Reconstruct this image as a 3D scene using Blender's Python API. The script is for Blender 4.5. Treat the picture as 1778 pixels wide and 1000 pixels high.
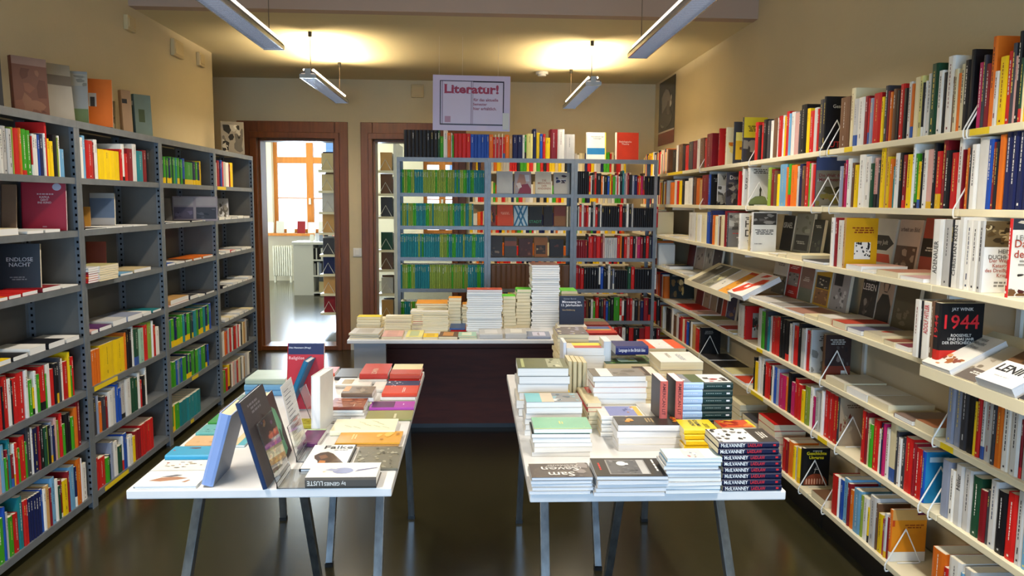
import bpy, math, random
from mathutils import Vector, Matrix

for o in list(bpy.data.objects):
    bpy.data.objects.remove(o, do_unlink=True)
C = bpy.context.scene.collection

# ------------------------------------------------------------ camera (measured from the photograph, 1778x1000)
CF, CP, CYAW, CR, CH = 1347.8, .1108, .051, .0088, 1.5686
_fw = Vector((math.sin(CYAW)*math.cos(CP), math.cos(CYAW)*math.cos(CP), -math.sin(CP)))
_r0 = Vector((math.cos(CYAW), -math.sin(CYAW), 0)); _u0 = _r0.cross(_fw)
_ri = _r0*math.cos(CR)+_u0*math.sin(CR); _up = _u0*math.cos(CR)-_r0*math.sin(CR)
EYE = Vector((0, 0, CH))
cam = bpy.data.cameras.new('camera'); cam_o = bpy.data.objects.new('camera', cam); C.objects.link(cam_o)
cam.sensor_width = 36; cam.lens = CF/1778*36; cam.clip_start = .05; cam.clip_end = 200
cam_o.matrix_world = Matrix.Translation(EYE) @ Matrix((_ri, _up, -_fw)).transposed().to_4x4()
bpy.context.scene.camera = cam_o

# ------------------------------------------------------------ world, daylight, exposure
sc = bpy.context.scene
sc.view_settings.view_transform = 'Standard'; sc.view_settings.look = 'None'
sc.view_settings.gamma = 1; sc.view_settings.use_curve_mapping = False
sc.view_settings.exposure = 0.0
w = bpy.data.worlds.new('sky'); sc.world = w; w.use_nodes = True
bg = w.node_tree.nodes['Background']; bg.inputs[0].default_value = (.72, .86, 1, 1); bg.inputs[1].default_value = 1.3

def area(name, loc, rot, sx, sy, power, col, spread=180):
    l = bpy.data.lights.new(name, 'AREA'); l.shape = 'RECTANGLE'; l.size = sx; l.size_y = sy
    l.energy = power; l.color = col; l.spread = math.radians(spread)
    o = bpy.data.objects.new(name, l); C.objects.link(o); o.location = loc; o.rotation_euler = rot
    return o
WARM = (1, .82, .54)
# daylight entering by the shop window behind the photographer
area('window_daylight', (-.15, -2.45, 1.35), (math.radians(84), 0, 0), 3.0, 1.1, 66, (.42, .68, 1), 105)
# daylight at the windows of the further room
area('far_window_daylight', (-2.6, 14.9, 1.9), (math.radians(-90), 0, 0), 1.6, 1.7, 620, (.66, .82, 1))
# daylight in the street behind the far windows
area('street_daylight', (-1.6, 17.2, 6.5), (math.radians(52), 0, 0), 7, 3, 2600, (.92, .97, 1))
LAMPS = [(-1.195, 5.82, 7.28), (.905, 5.95, 7.43), (-1.175, 3.27, 4.77), (1.0, 3.32, 4.82), (-1.15, .75, 2.25), (1.0, .75, 2.25)]  # last pair is added, unseen, to brighten the fronts of the tables
LZ = 2.48

# ------------------------------------------------------------ measuring helpers: photograph pixel -> point in the room
def proj(x, y, z):
    d = Vector((x, y, z))-EYE; k = d.dot(_fw)
    return 889+CF*d.dot(_ri)/k, 500-CF*d.dot(_up)/k
def on(px, py, ax, v):
    d = _fw+_ri*((px-889)/CF)-_up*((py-500)/CF)
    t = (v-EYE[ax])/d[ax]
    return EYE+d*t
def y_at(px, X, z):
    a, b = .9, 30.
    inc = X < 0
    for _ in range(44):
        m = (a+b)/2
        if (proj(X, m, z)[0] < px) == inc: a = m
        else: b = m
    return (a+b)/2

# ------------------------------------------------------------ colours and materials
def lin(c): return tuple(((v/12.92) if v <= .04045 else ((v+.055)/1.055)**2.4) for v in c)
def hx(s): return lin(tuple(int(s[i:i+2], 16)/255 for i in (0, 2, 4)))
PAL = dict(w='e9e6df', W='c4c2bf', c='e6d9b0', e='cdb98c', k='17161a', K='3c3c42', r='c8201d', R='841620', m='b51d5c',
           o='e0701c', y='f0c810', g='3f9d20', G='1d4a33', t='1f8088', b='1f4fae', B='18204f', s='6fa6cc', n='6b4a33',
           l='8f97ad', p='d8a8a0', a='8aa03a', h='c79a5e', u='5a2f60', i='a3c9b2', q='e9e08c', z='2d7fc0')
PAL = {k: hx(v) for k, v in PAL.items()}
NAME = dict(w='white', W='light grey', c='cream', e='tan', k='black', K='dark grey', r='red', R='dark red', m='magenta',
            o='orange', y='yellow', g='green', G='dark green', t='teal', b='blue', B='navy blue', s='sky blue', n='brown',
            l='blue grey', p='pale pink', a='olive green', h='ochre', u='purple', i='pale green', q='pale yellow', z='bright blue')
def col(c):
    if isinstance(c, str): return PAL[c] if len(c) == 1 else hx(c)
    return c

def mat(name, color=(.8, .8, .8), rough=.5, metal=0, attr=False, noise=None, bump=None, spec=.5, emis=None, trans=0, coat=0):
    m = bpy.data.materials.new(name); m.use_nodes = True; nt = m.node_tree; b = nt.nodes['Principled BSDF']
    b.inputs['Base Color'].default_value = (*color, 1); b.inputs['Roughness'].default_value = rough
    b.inputs['Metallic'].default_value = metal; b.inputs['Specular IOR Level'].default_value = spec
    b.inputs['Coat Weight'].default_value = coat
    b.inputs['Transmission Weight'].default_value = trans
    if emis: b.inputs['Emission Color'].default_value = (*emis[0], 1); b.inputs['Emission Strength'].default_value = emis[1]
    src = None
    if attr:
        a = nt.nodes.new('ShaderNodeAttribute'); a.attribute_name = 'Col'; src = a.outputs['Color']
        nt.links.new(src, b.inputs['Base Color'])
    if noise or bump:
        tc = nt.nodes.new('ShaderNodeTexCoord'); mp = nt.nodes.new('ShaderNodeMapping')
        nt.links.new(tc.outputs['Object'], mp.inputs['Vector'])
    if noise:
        sc_, amt, detail, stretch = noise
        mp.inputs['Scale'].default_value = stretch
        n = nt.nodes.new('ShaderNodeTexNoise'); n.inputs['Scale'].default_value = sc_; n.inputs['Detail'].default_value = detail
        nt.links.new(mp.outputs['Vector'], n.inputs['Vector'])
        mr = nt.nodes.new('ShaderNodeMapRange'); mr.inputs['From Min'].default_value = .3; mr.inputs['From Max'].default_value = .7
        mr.inputs['To Min'].default_value = 1-amt; mr.inputs['To Max'].default_value = 1+amt*.5
        nt.links.new(n.outputs['Fac'], mr.inputs['Value'])
        mx = nt.nodes.new('ShaderNodeVectorMath'); mx.operation = 'SCALE'
        if src: nt.links.new(src, mx.inputs[0])
        else: mx.inputs[0].default_value = color
        nt.links.new(mr.outputs['Result'], mx.inputs['Scale'])
        nt.links.new(mx.outputs['Vector'], b.inputs['Base Color'])
    if bump:
        n2 = nt.nodes.new('ShaderNodeTexNoise'); n2.inputs['Scale'].default_value = bump[0]; n2.inputs['Detail'].default_value = 4
        nt.links.new(mp.outputs['Vector'], n2.inputs['Vector'])
        bp = nt.nodes.new('ShaderNodeBump'); bp.inputs['Strength'].default_value = bump[1]; bp.inputs['Distance'].default_value = .004
        nt.links.new(n2.outputs['Fac'], bp.inputs['Height']); nt.links.new(bp.outputs['Normal'], b.inputs['Normal'])
    return m
S1 = (1, 1, 1)
M_cover = mat('printed_cover', rough=.42, attr=True, noise=(9, .10, 3, S1), spec=.32)
M_page = mat('paper_pages', rough=.8, attr=True, noise=(3, .14, 2, (420, 2, 2)))
M_stuff = mat('small_books', rough=.5, attr=True, spec=.3)
M_wall = mat('cream_plaster', hx('cdbd9a'), .85, noise=(1.5, .06, 5, S1), bump=(40, .25))
M_ceil = mat('ceiling_plaster', hx('cfc096'), .9, noise=(1.2, .05, 4, S1), bump=(30, .2))
M_riser = mat('ceiling_riser_plaster', hx('b39a88'), .9, noise=(1.2, .05, 4, S1))
M_floor = mat('dark_linoleum', hx('36321f'), .20, noise=(1.1, .16, 5, S1), bump=(6, .06), spec=.4)
M_steel = mat('grey_painted_steel', hx('7c8186'), .42, metal=.3, noise=(14, .14, 4, S1))
M_steelin = mat('grey_steel_panel', hx('6c6963'), .55, metal=.15, noise=(7, .12, 4, S1))
M_hole = mat('punched_hole', hx('08080a'), .9, spec=.05)
M_lam = mat('cream_laminate', hx('e9dfbf'), .45, noise=(8, .05, 3, S1))
M_back = mat('pale_back_panel', hx('cdbfa2'), .7, noise=(3, .06, 3, S1))
M_top = mat('white_laminate_top', hx('e3e2e2'), .30, noise=(10, .04, 3, S1))
M_leg = mat('raw_steel_tube', hx('98a0a8'), .30, metal=.9, noise=(30, .35, 5, (1, 1, .2)))
M_plastic = mat('black_plastic', hx('111113'), .4)
M_desk = mat('dark_brown_veneer', hx('5e2412'), .6, noise=(5, .3, 4, (1, 1, 6)))
M_deskw = mat('grey_lacquered_panel', hx('b3b8c2'), .4, noise=(6, .05, 2, S1))
M_wood = mat('stained_door_wood', hx('74401a'), .42, noise=(4, .28, 6, (9, 9, .7)))
M_pine = mat('orange_pine_wood', hx('c77a2c'), .45, noise=(5, .18, 5, (6, 6, .8)))
M_wire = mat('white_coated_wire', hx('e8e6e0'), .3)
M_acr = mat('clear_acrylic', (.95, .97, .97), .03, trans=.97, spec=.6)
M_glass = mat('window_glass', (1, 1, 1), 0, trans=1, spec=.5)
M_white = mat('white_paint', hx('dddad2'), .5)
M_beige = mat('beige_plastic', hx('c9b487'), .6)
M_alu = mat('lamp_aluminium', hx('c9cdd2'), .25, metal=.85, noise=(20, .1, 2, S1))
M_lampb = mat('lamp_body_dark', hx('77685a'), .35, metal=.6)
M_tube = mat('fluorescent_tube', (1, 1, 1), .5, emis=((1, .86, .62), 6))
M_tube2 = mat('dimmer_tube', (1, 1, 1), .5, emis=((1, .92, .8), 2.2))
M_louv = mat('lamp_louvre_blade', hx('b9bec8'), .22, metal=.9)
M_sign = mat('glossy_sign_card', hx('d9c6dc'), .22, attr=True)
M_ylab = mat('yellow_label', hx('e8c915'), .5)
M_white_out = mat('pale_facade', hx('e3e6ea'), .8)
M_rad = mat('radiator_enamel', hx('dcd8cc'), .35)
M_wallf = mat('pale_far_plaster', hx('e6dfce'), .85, noise=(1.5, .04, 4, S1))
M_ink = {}
def ink(c):
    if c not in M_ink:
        M_ink[c] = mat('ink_'+str(len(M_ink)), col(c), .45)
    return M_ink[c]

# ------------------------------------------------------------ object helpers
def tag(o, label=None, cat=None, group=None, kind=None):
    if label: o['label'] = label
    if cat: o['category'] = cat
    if group: o['group'] = group
    if kind: o['kind'] = kind
    return o
def link(name, me, parent=None, mw=None):
    o = bpy.data.objects.new(name, me); C.objects.link(o)
    if parent is not None: o.parent = parent
    if mw is not None: o.matrix_basis = mw
    return o
def empty(name, loc, rz=0):
    o = bpy.data.objects.new(name, None); C.objects.link(o); o.location = loc; o.rotation_euler.z = rz
    o.empty_display_size = .05
    return o
class MB:
    def __init__(s): s.v = []; s.f = []; s.c = []
    def quadbox(s, p, c=(1, 1, 1)):           # eight corners
        n = len(s.v); s.v += [tuple(q) for q in p]
        for f in ((0, 3, 2, 1), (4, 5, 6, 7), (0, 1, 5, 4), (1, 2, 6, 5), (2, 3, 7, 6), (3, 0, 4, 7)):
            s.f.append(tuple(n+i for i in f)); s.c.append(c)
        return s
    def box(s, x0, x1, y0, y1, z0, z1, c=(1, 1, 1)):
        x0, x1 = min(x0, x1), max(x0, x1); y0, y1 = min(y0, y1), max(y0, y1); z0, z1 = min(z0, z1), max(z0, z1)
        return s.quadbox([(x0, y0, z0), (x1, y0, z0), (x1, y1, z0), (x0, y1, z0), (x0, y0, z1), (x1, y0, z1), (x1, y1, z1), (x0, y1, z1)], c)
    def bar(s, a, b, w_, h_=None, c=(1, 1, 1), up=(0, 0, 1)):
        a, b = Vector(a), Vector(b); d = (b-a).normalized(); u = Vector(up)
        if abs(d.dot(u)) > .95: u = Vector((0, 1, 0))
        sx = d.cross(u).normalized(); sy = sx.cross(d).normalized(); h_ = h_ or w_
        P = []
        for q in (a, b):
            for i, j in ((-1, -1), (1, -1), (1, 1), (-1, 1)): P.append(q+sx*(i*w_/2)+sy*(j*h_/2))
        return s.quadbox(P, c)
    def tube(s, pts, r, n=8, c=(1, 1, 1)):
        pts = [Vector(p) for p in pts]; base = len(s.v)
        for i, p in enumerate(pts):
            d = (pts[min(i+1, len(pts)-1)]-pts[max(i-1, 0)]).normalized()
            u = Vector((0, 0, 1)) if abs(d.z) < .9 else Vector((0, 1, 0))
            a = d.cross(u).normalized(); b = a.cross(d)
            for k in range(n):
                t = 2*math.pi*k/n; s.v.append(tuple(p+a*(r*math.cos(t))+b*(r*math.sin(t))))
        for i in range(len(pts)-1):
            for k in range(n):
                q = base+i*n; s.f.append((q+k, q+(k+1) % n, q+n+(k+1) % n, q+n+k)); s.c.append(c)
        s.f.append(tuple(base+k for k in range(n))); s.c.append(c)
        s.f.append(tuple(base+(len(pts)-1)*n+k for k in reversed(range(n)))); s.c.append(c)
        return s
    def face(s, P, c=(1, 1, 1)):
        n = len(s.v); s.v += [tuple(p) for p in P]; s.f.append(tuple(range(n, n+len(P)))); s.c.append(c); return s
    def mesh(s, name, m, color=False):
        me = bpy.data.meshes.new(name); me.from_pydata(s.v, [], s.f); me.materials.append(m)
        if color: paint(me, s.c)
        me.update(); return me
    def build(s, name, m, parent=None, color=False, bevel=0, mw=None):
        o = link(name, s.mesh(name, m, color), parent, mw)
        if bevel:
            b = o.modifiers.new('bevel', 'BEVEL'); b.width = bevel; b.segments = 2; b.limit_method = 'ANGLE'
        return o
def paint(me, cols):
    at = me.color_attributes.new('Col', 'FLOAT_COLOR', 'CORNER')
    d = []
    for p, c in zip(me.polygons, cols): d += [c[0], c[1], c[2], 1.0]*p.loop_total
    at.data.foreach_set('color', d)

_txt = {}
def text_mesh(s, c, bold=0.0, shear=0.0):
    k = (s, c, bold, shear)
    if k not in _txt:
        cu = bpy.data.curves.new('lettering', 'FONT'); cu.body = s; cu.size = 1; cu.resolution_u = 2
        cu.align_x = 'CENTER'; cu.align_y = 'CENTER'; cu.offset = bold; cu.shear = shear; cu.space_line = .95
        ob = bpy.data.objects.new('lettering', cu)
        me = bpy.data.meshes.new_from_object(ob); bpy.data.objects.remove(ob); bpy.data.curves.remove(cu)
        me.materials.clear(); me.materials.append(ink(c))
        xs = [v.co.x for v in me.vertices]; ys = [v.co.y for v in me.vertices]
        _txt[k] = (me, min(xs), max(xs), min(ys), max(ys))
    return _txt[k]
def put_text(parent, s, c, center, right, up, w_, h_=None, bold=0.0, name='title_lettering', shear=0.0):
    me, x0, x1, y0, y1 = text_mesh(s, c, bold, shear)
    right = Vector(right); up = Vector(up); nrm = right.cross(up)
    sx = w_/(x1-x0); sy = (h_/(y1-y0)) if h_ else sx
    o = Vector(center)-right*sx*(x0+x1)/2-up*sy*(y0+y1)/2
    M = Matrix(((right.x*sx, up.x*sy, nrm.x, o.x), (right.y*sx, up.y*sy, nrm.y, o.y), (right.z*sx, up.z*sy, nrm.z, o.z), (0, 0, 0, 1)))
    return link(name, me, parent, M)

# ------------------------------------------------------------ the book
# local frame: x thickness (front board at x=t), y depth (spine at y=0), z height
def book_geo(t, d, h, spine, front=None, back=None, bands=(), hard=False, patches=(), sp_patches=(), page=None):
    """returns (MB cover, MB pages)"""
    front = front or spine; back = back or spine
    mb = MB(); b = min(.0025 if hard else .0009, t*.2); rs = min(.004, t*.25)
    ou = [(0, d), (0, rs), (t*.22, 0), (t*.78, 0), (t, rs), (t, d)]
    inn = [(b, d), (b, rs+b), (t*.3, b), (t*.7, b), (t-b, rs+b), (t-b, d)]
    zs = [0]+[q[0]*h for q in bands]+[h]
    bc = [q[1] for q in bands]+[None] if bands else [None]
    for x, y in inn: mb.v.append((x, y, 0))
    for x, y in inn: mb.v.append((x, y, h))
    for z in zs:
        for x, y in ou: mb.v.append((x, y, z))
    for k in range(5):
        mb.f.append((k, k+6, k+7, k+1)); mb.c.append(spine)
        mb.f.append((12+k, k, k+1, 13+k)); mb.c.append(spine)
        q = 12+6*(len(zs)-1); mb.f.append((q+k, q+k+1, 6+k+1, 6+k)); mb.c.append(spine)
        for j in range(len(zs)-1):
            q = 12+6*j; mb.f.append((q+k, q+k+1, q+k+7, q+k+6))
            c = bc[j] if bc[j] else (back if k == 0 else front if k == 4 else spine)
            mb.c.append(c)
    q = 12; z = 6*(len(zs)-1)
    mb.f.append((0, q, q+z, 6)); mb.c.append(spine); mb.f.append((5, 11, q+z+5, q+5)); mb.c.append(spine)
    e = .0004
    for (u0, v0, u1, v1, c) in patches:
        y0, y1, z0, z1 = u0*d, u1*d, v0*h, v1*h; y0 = max(y0, rs)
        mb.face([(t+e, y0, z0), (t+e, y1, z0), (t+e, y1, z1), (t+e, y0, z1)], c); e += .00006
    for poly in [p for p in patches if len(p) == 2]: pass
    for (u0, v0, u1, v1, c) in sp_patches:
        x0, x1 = t*(.22+.56*u0), t*(.22+.56*u1)
        mb.face([(x0, -.0003, v0*h), (x1, -.0003, v0*h), (x1, -.0003, v1*h), (x0, -.0003, v1*h)], c)
    pg = MB(); o = .003 if hard else .0007
    pc = page or hx('e8dfc8')
    pg.box(b, t-b, rs+b, d-o, o if hard else .0003, h-o, pc)
    return mb, pg

def frame(origin, ex, ey, ez):
    return Matrix(((ex[0], ey[0], ez[0], origin[0]), (ex[1], ey[1], ez[1], origin[1]), (ex[2], ey[2], ez[2], origin[2]), (0, 0, 0, 1)))

STUFF = MB(); STUFF2 = MB()
def to_stuff(M, mb, pg, S=None):
    S = S or STUFF
    for m_ in (mb, pg):
        n = len(S.v)
        S.v += [tuple(M @ Vector(p)) for p in m_.v]
        S.f += [tuple(n+i for i in f) for f in m_.f]; S.c += m_.c
def rnd_blobs(rng, box, pal, n, d, h, size=(.08, .3)):
    """irregular painted shapes of a cover picture: list of polygons in (u,v)"""
    out = []
    u0, v0, u1, v1 = box
    for _ in range(n):
        cx, cy = rng.uniform(u0, u1), rng.uniform(v0, v1); s = rng.uniform(*size)
        k = rng.randint(5, 9); P = []
        for j in range(k):
            a = 2*math.pi*j/k; q = s*rng.uniform(.45, 1.1)
            P.append((min(max(cx+q*math.cos(a)*(u1-u0), u0), u1), min(max(cy+q*math.sin(a)*(v1-v0), v0), v1)))
        out.append((P, col(rng.choice(pal))))
    return out

POOL = []
def make_book(M, t, d, h, spine, front=None, back=None, label='', group=None, lying=False, covered=False, boxed=None, in_row=False, gap=True, **k):
    kind = k.pop('name', 'book'); k['group'] = group
    if any(x[0][0] == '#' for x in k.get('texts', ())):       # lettering too small to read: strokes only
        pt = list(k.get('patches', ())); rg = random.Random(label)
        for x in k['texts']:
            if x[0][0] != '#': continue
            n = int(x[0][1:]); u, v, wd = x[2:5]; lh = .045 if n < 4 else .035
            for i in range(n):
                vv = v+(n/2-i-.5)*lh; a = u-wd/2*rg.uniform(.6, 1); b = u+wd/2*rg.uniform(.6, 1)
                while a < b:
                    ln = wd*rg.uniform(.08, .3); pt.append((max(a, .03), vv-lh*.28, min(a+ln, b), vv+lh*.28, x[1])); a += ln+wd*.04
        k['patches'] = pt; k['texts'] = [x for x in k['texts'] if x[0][0] != '#']
    P = lambda x, y, z: proj(*(M @ Vector((x, y, z))))
    F = {'spine': [(0, 0, 0), (t, 0, 0), (t, 0, h), (0, 0, h)], 'fore': [(0, d, 0), (0, d, h), (t, d, h), (t, d, 0)], 'front': [(t, 0, 0), (t, d, 0), (t, d, h), (t, 0, h)],
         'back': [(0, 0, 0), (0, 0, h), (0, d, h), (0, d, 0)], 'tail': [(0, 0, 0), (0, d, 0), (t, d, 0), (t, 0, 0)], 'head': [(0, 0, h), (t, 0, h), (t, d, h), (0, d, h)]}
    A = 0
    for n, q in F.items():
        if covered and n in ('front', 'back'): continue
        if in_row and n not in ('spine',) and not (n == 'front' and gap): continue
        pts = [P(*v) for v in q]; a = sum(pts[i][0]*pts[i-3][1]-pts[i-3][0]*pts[i][1] for i in range(4))/2
        if a < 0: A -= a
        cx = sum(p[0] for p in pts)/4; cy = sum(p[1] for p in pts)/4
    inside = -5 < cx < 1783 and -5 < cy < 1005
    if not inside: A *= .02
    if k.get('texts') or k.get('sp_text') or k.get('blobs') or k.get('patches'): A *= 2.5
    POOL.append(dict(M=M, t=t, d=d, h=h, spine=spine, front=front, back=back, label=label, lying=lying, A=A, kind=kind, k=k))
def flush_books(limit=300):
    one = {}
    for lying in (False, True):
        P_ = [p for p in POOL if p['lying'] == lying and p['kind'] == 'book']; P_.sort(key=lambda p: -p['A'])
        for i, p in enumerate(P_): p['single'] = i < limit
    for p in POOL:
        k = p['k']
        if p.get('single', True):
            nm = p['kind'] if p['kind'] != 'book' else ('paperback' if p['lying'] else 'book')  # every lying book is named paperback, hardbacks and booklets included
            make_book_now(p['M'], p['t'], p['d'], p['h'], p['spine'], p['front'], p['back'], p['label'], name=nm, **k)
        else:
            c = col(p['spine']); bands = [(z, col(q) if q else None) for z, q in k.get('bands', ())]
            sp_ = [(*q[:4], col(q[4])) for q in k.get('sp_patches', ())][:4]; pt = [(*q[:4], col(q[4])) for q in k.get('patches', ())]
            f = col(p['front']) if p['front'] else c; bk = col(p['back']) if p['back'] else f
            mb, pg = book_geo(p['t']-(.0006 if p['lying'] else 0), p['d'], p['h'], c, f, bk, bands, False, pt, sp_, k.get('page'))
            to_stuff(p['M'], mb, pg, STUFF2 if p['lying'] else STUFF)
    print('books pooled', len(POOL), 'lying', sum(p['lying'] for p in POOL))
def make_book_now(M, t, d, h, spine, front=None, back=None, label='', group=None, hard=False, bands=(), patches=(), sp_patches=(),
              blobs=(), texts=(), sp_text=None, page=None, name='book', wire=False):
    spine = col(spine); front = col(front) if front else spine; back = col(back) if back else front
    patches = [(*p[:4], col(p[4])) for p in patches]; sp_patches = [(*p[:4], col(p[4])) for p in sp_patches]
    bands = [(z, col(c) if c else None) for z, c in bands]
    mb, pg = book_geo(t, d, h, spine, front, back, bands, hard, patches, sp_patches, page)
    e = .0004+.00006*len(patches)
    for P, c in blobs:
        mb.face([(t+e, u*d, v*h) for u, v in P], c); e += .00003
    o = link(name, mb.mesh(name, M_cover, True), None, M)
    tag(o, label, {'paperback': 'paperback', 'greeting_card': 'card'}.get(name, 'book'), group)
    link('page_block', pg.mesh('page_block', M_page, True), o)
    e += .0003
    for tx in texts:
        s, c, u, v, wd = tx[:5]; hh = tx[5] if len(tx) > 5 else None; bd = tx[6] if len(tx) > 6 else .01
        if len(tx) > 7 and tx[7] == 'rot':      # lettering running up the cover
            put_text(o, s, c, (t+e, u*d, v*h), (0, 0, 1), (0, -1, 0), wd*h, hh*d if hh else None, bd)
        else:
            put_text(o, s, c, (t+e, u*d, v*h), (0, 1, 0), (0, 0, 1), wd*d, hh*h if hh else None, bd)
    if sp_text:
        for (s, c, v, ln, hh, mode) in sp_text:  # v centre along height, ln length share, hh share of thickness
            if mode == 'up': put_text(o, s, c, (t/2, -.0006, v*h), (0, 0, 1), (-1, 0, 0), ln*h, hh*t, .012, 'spine_lettering')
            elif mode == 'down': put_text(o, s, c, (t/2, -.0006, v*h), (0, 0, -1), (1, 0, 0), ln*h, hh*t, .012, 'spine_lettering')
            else: put_text(o, s, c, (t/2, -.0006, v*h), (1, 0, 0), (0, 0, 1), ln*t, None, .012, 'spine_lettering')
    return o
ORD = ['zeroth', 'first', 'second', 'third', 'fourth', 'fifth', 'sixth', 'seventh', 'eighth', 'ninth', 'tenth'] + \
      [str(i)+('st' if i % 10 == 1 and i != 11 else 'nd' if i % 10 == 2 and i != 12 else 'rd' if i % 10 == 3 and i != 13 else 'th') for i in range(11, 80)]

# ============================================================ THE SETTING
ZC, ZH = 2.79, 3.25            # lower ceiling beyond the riser, higher ceiling near the camera
YR, YB = 5.24, 8.15            # riser, back wall
XL, XR_ = -2.20, 1.89
YN = -2.5
def struct(o): o['kind'] = 'structure'; return o
def st(name, bx, m, **k):
    mb = MB()
    for b in bx: mb.box(*b)
    return struct(mb.build(name, m, **k))
st('floor', [(-5, 3, YN-.3, 16.2, -.1, 0)], M_floor)
st('ceiling', [(-4.2, 2.4, YR, YB+.2, ZC, ZC+.12)], M_ceil)
st('ceiling_high', [(-2.6, 2.4, YN-.3, YR, ZH, ZH+.1)], M_ceil)
st('trim_1', [(-2.6, 2.4, YR-.002, YR+.1, ZC-.001, ZH)], M_riser)
st('wall_left', [(XL-.15, XL, YN, 6.83, 0, ZH), (XL-1.6, XL-.15, 6.73, 6.83, 0, ZH)], M_wall)
st('wall_recess', [(-3.8, -3.65, 6.83, YB, 0, ZH)], M_wall)
st('wall_right', [(XR_, XR_+.15, YN, YB, 0, ZH)], M_wall)
st('wall_rear', [(XL, -1.7, YN-.15, YN, 0, ZH), (1.4, XR_, YN-.15, YN, 0, ZH), (-1.7, 1.4, YN-.15, YN, 0, .85), (-1.7, 1.4, YN-.15, YN, 2.65, ZH)], M_wall)
# back wall with two doorways
D1 = (on(452, 420, 1, YB).x, on(585, 420, 1, YB).x); D2 = (on(649, 420, 1, YB).x, on(789, 420, 1, YB).x); DT = 2.19
st('wall_back', [(-3.8, D1[0], YB, YB+.2, 0, ZC+.1), (D1[1], D2[0], YB, YB+.2, 0, ZC+.1), (D2[1], 2.1, YB, YB+.2, 0, ZC+.1),
                 (D1[0], D1[1], YB, YB+.2, DT, ZC+.1), (D2[0], D2[1], YB, YB+.2, DT, ZC+.1)], M_wall)
def doorway(name, x0, x1, fl, fr):
    root = struct(empty(name, ((x0+x1)/2, YB, 0))); cx = (x0+x1)/2
    def L(bx, n):
        mb = MB()
        for b in bx: mb.box(b[0]-cx, b[1]-cx, b[2]-YB, b[3]-YB, b[4], b[5])
        return mb.build(n, M_wood, root, bevel=.004)
    L([(x0-fl, x0, YB-.03, YB, 0, DT+.17)], 'casing_post'); L([(x1, x1+fr, YB-.03, YB, 0, DT+.17)], 'casing_post')
    L([(x0-fl*.35, x0, YB-.055, YB-.03, 0, DT+.06)], 'casing_moulding'); L([(x1, x1+fr*.35, YB-.055, YB-.03, 0, DT+.06)], 'casing_moulding')
    L([(x0, x1, YB-.03, YB, DT, DT+.17)], 'casing_head'); L([(x0-fl*.35, x1+fr*.35, YB-.057, YB-.03, DT, DT+.06)], 'casing_moulding')
    L([(x0, x0+.025, YB, YB+.22, 0, DT)], 'door_lining'); L([(x1-.025, x1, YB, YB+.22, 0, DT)], 'door_lining')
    L([(x0, x1, YB, YB+.22, DT-.025, DT)], 'door_lining'); L([(x0, x1, YB-.03, YB+.24, 0, .045)], 'threshold')
doorway('door_1', D1[0], D1[1], .20, .13)
doorway('door_2', D2[0], D2[1], .12, .12)
# further room
YF = 15.25
st('wall_far_room_left', [(-4.6, -4.45, YB+.2, YF, 0, 3)], M_wallf)
st('wall_far_room_right', [(2.1, 2.25, YB, YF, 0, 3)], M_wallf)
st('ceiling_far_room', [(-4.6, 2.25, YB+.2, YF+.3, 3, 3.1)], M_ceil)
W1 = (on(474, 400, 1, YF).x, on(600, 400, 1, YF).x); W2 = (on(735, 400, 1, YF).x, on(800, 400, 1, YF).x); WS, WT = .93, 2.85
st('wall_far_room_back', [(-4.6, W1[0], YF, YF+.35, 0, 3), (W1[0], W1[1], YF, YF+.35, 0, WS), (W1[0], W1[1], YF, YF+.35, WT, 3), (W1[1], W2[0], YF, YF+.35, 0, 3),
   (W2[0], W2[1], YF, YF+.35, 0, WS), (W2[0], W2[1], YF, YF+.35, WT, 3), (W2[1], 2.25, YF, YF+.35, 0, 3)], M_wallf)
def window(name, x0, x1, sill=True):
    cx = (x0+x1)/2; root = struct(empty(name, (cx, YF+.18, WS))); W_ = (x1-x0)/2; H_ = WT-WS
    def P(n, bx, m): mb = MB(); [mb.box(*b) for b in bx]; return mb.build(n, m, root, bevel=.004 if m is M_pine else 0)
    P('frame_jamb', [(-W_, -W_+.07, -.03, .04, 0, H_)], M_pine); P('frame_jamb', [(W_-.07, W_, -.03, .04, 0, H_)], M_pine)
    P('frame_rail', [(-W_+.07, W_-.07, -.03, .04, 0, .07)], M_pine); P('frame_rail', [(-W_+.07, W_-.07, -.03, .04, H_-.07, H_)], M_pine)
    zt = 1.40
    P('mullion', [(-.065, .065, -.05, .04, .07, H_-.07)], M_pine); P('transom', [(-W_+.07, -.065, -.05, .04, zt-.06, zt+.06), (.065, W_-.07, -.05, .04, zt-.06, zt+.06)], M_pine)
    for a, b in ((-W_+.07, -.065), (.065, W_-.07)):
        for c, d in ((.07, zt-.06), (zt+.06, H_-.07)):
            P('pane', [(a, b, .0, .004, c, d)], M_glass)
        P('glazing_bar', [(a, b, -.012, .016, .66, .68)], M_pine)
    P('window_handle', [(-.02, .02, -.09, -.05, .55, .67)], M_white)
    if sill: P('window_sill', [(-W_-.12, W_+.1, -.42, .03, -.05, 0)], M_pine)
window('window_1', *W1); window('window_2', *W2)
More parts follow.
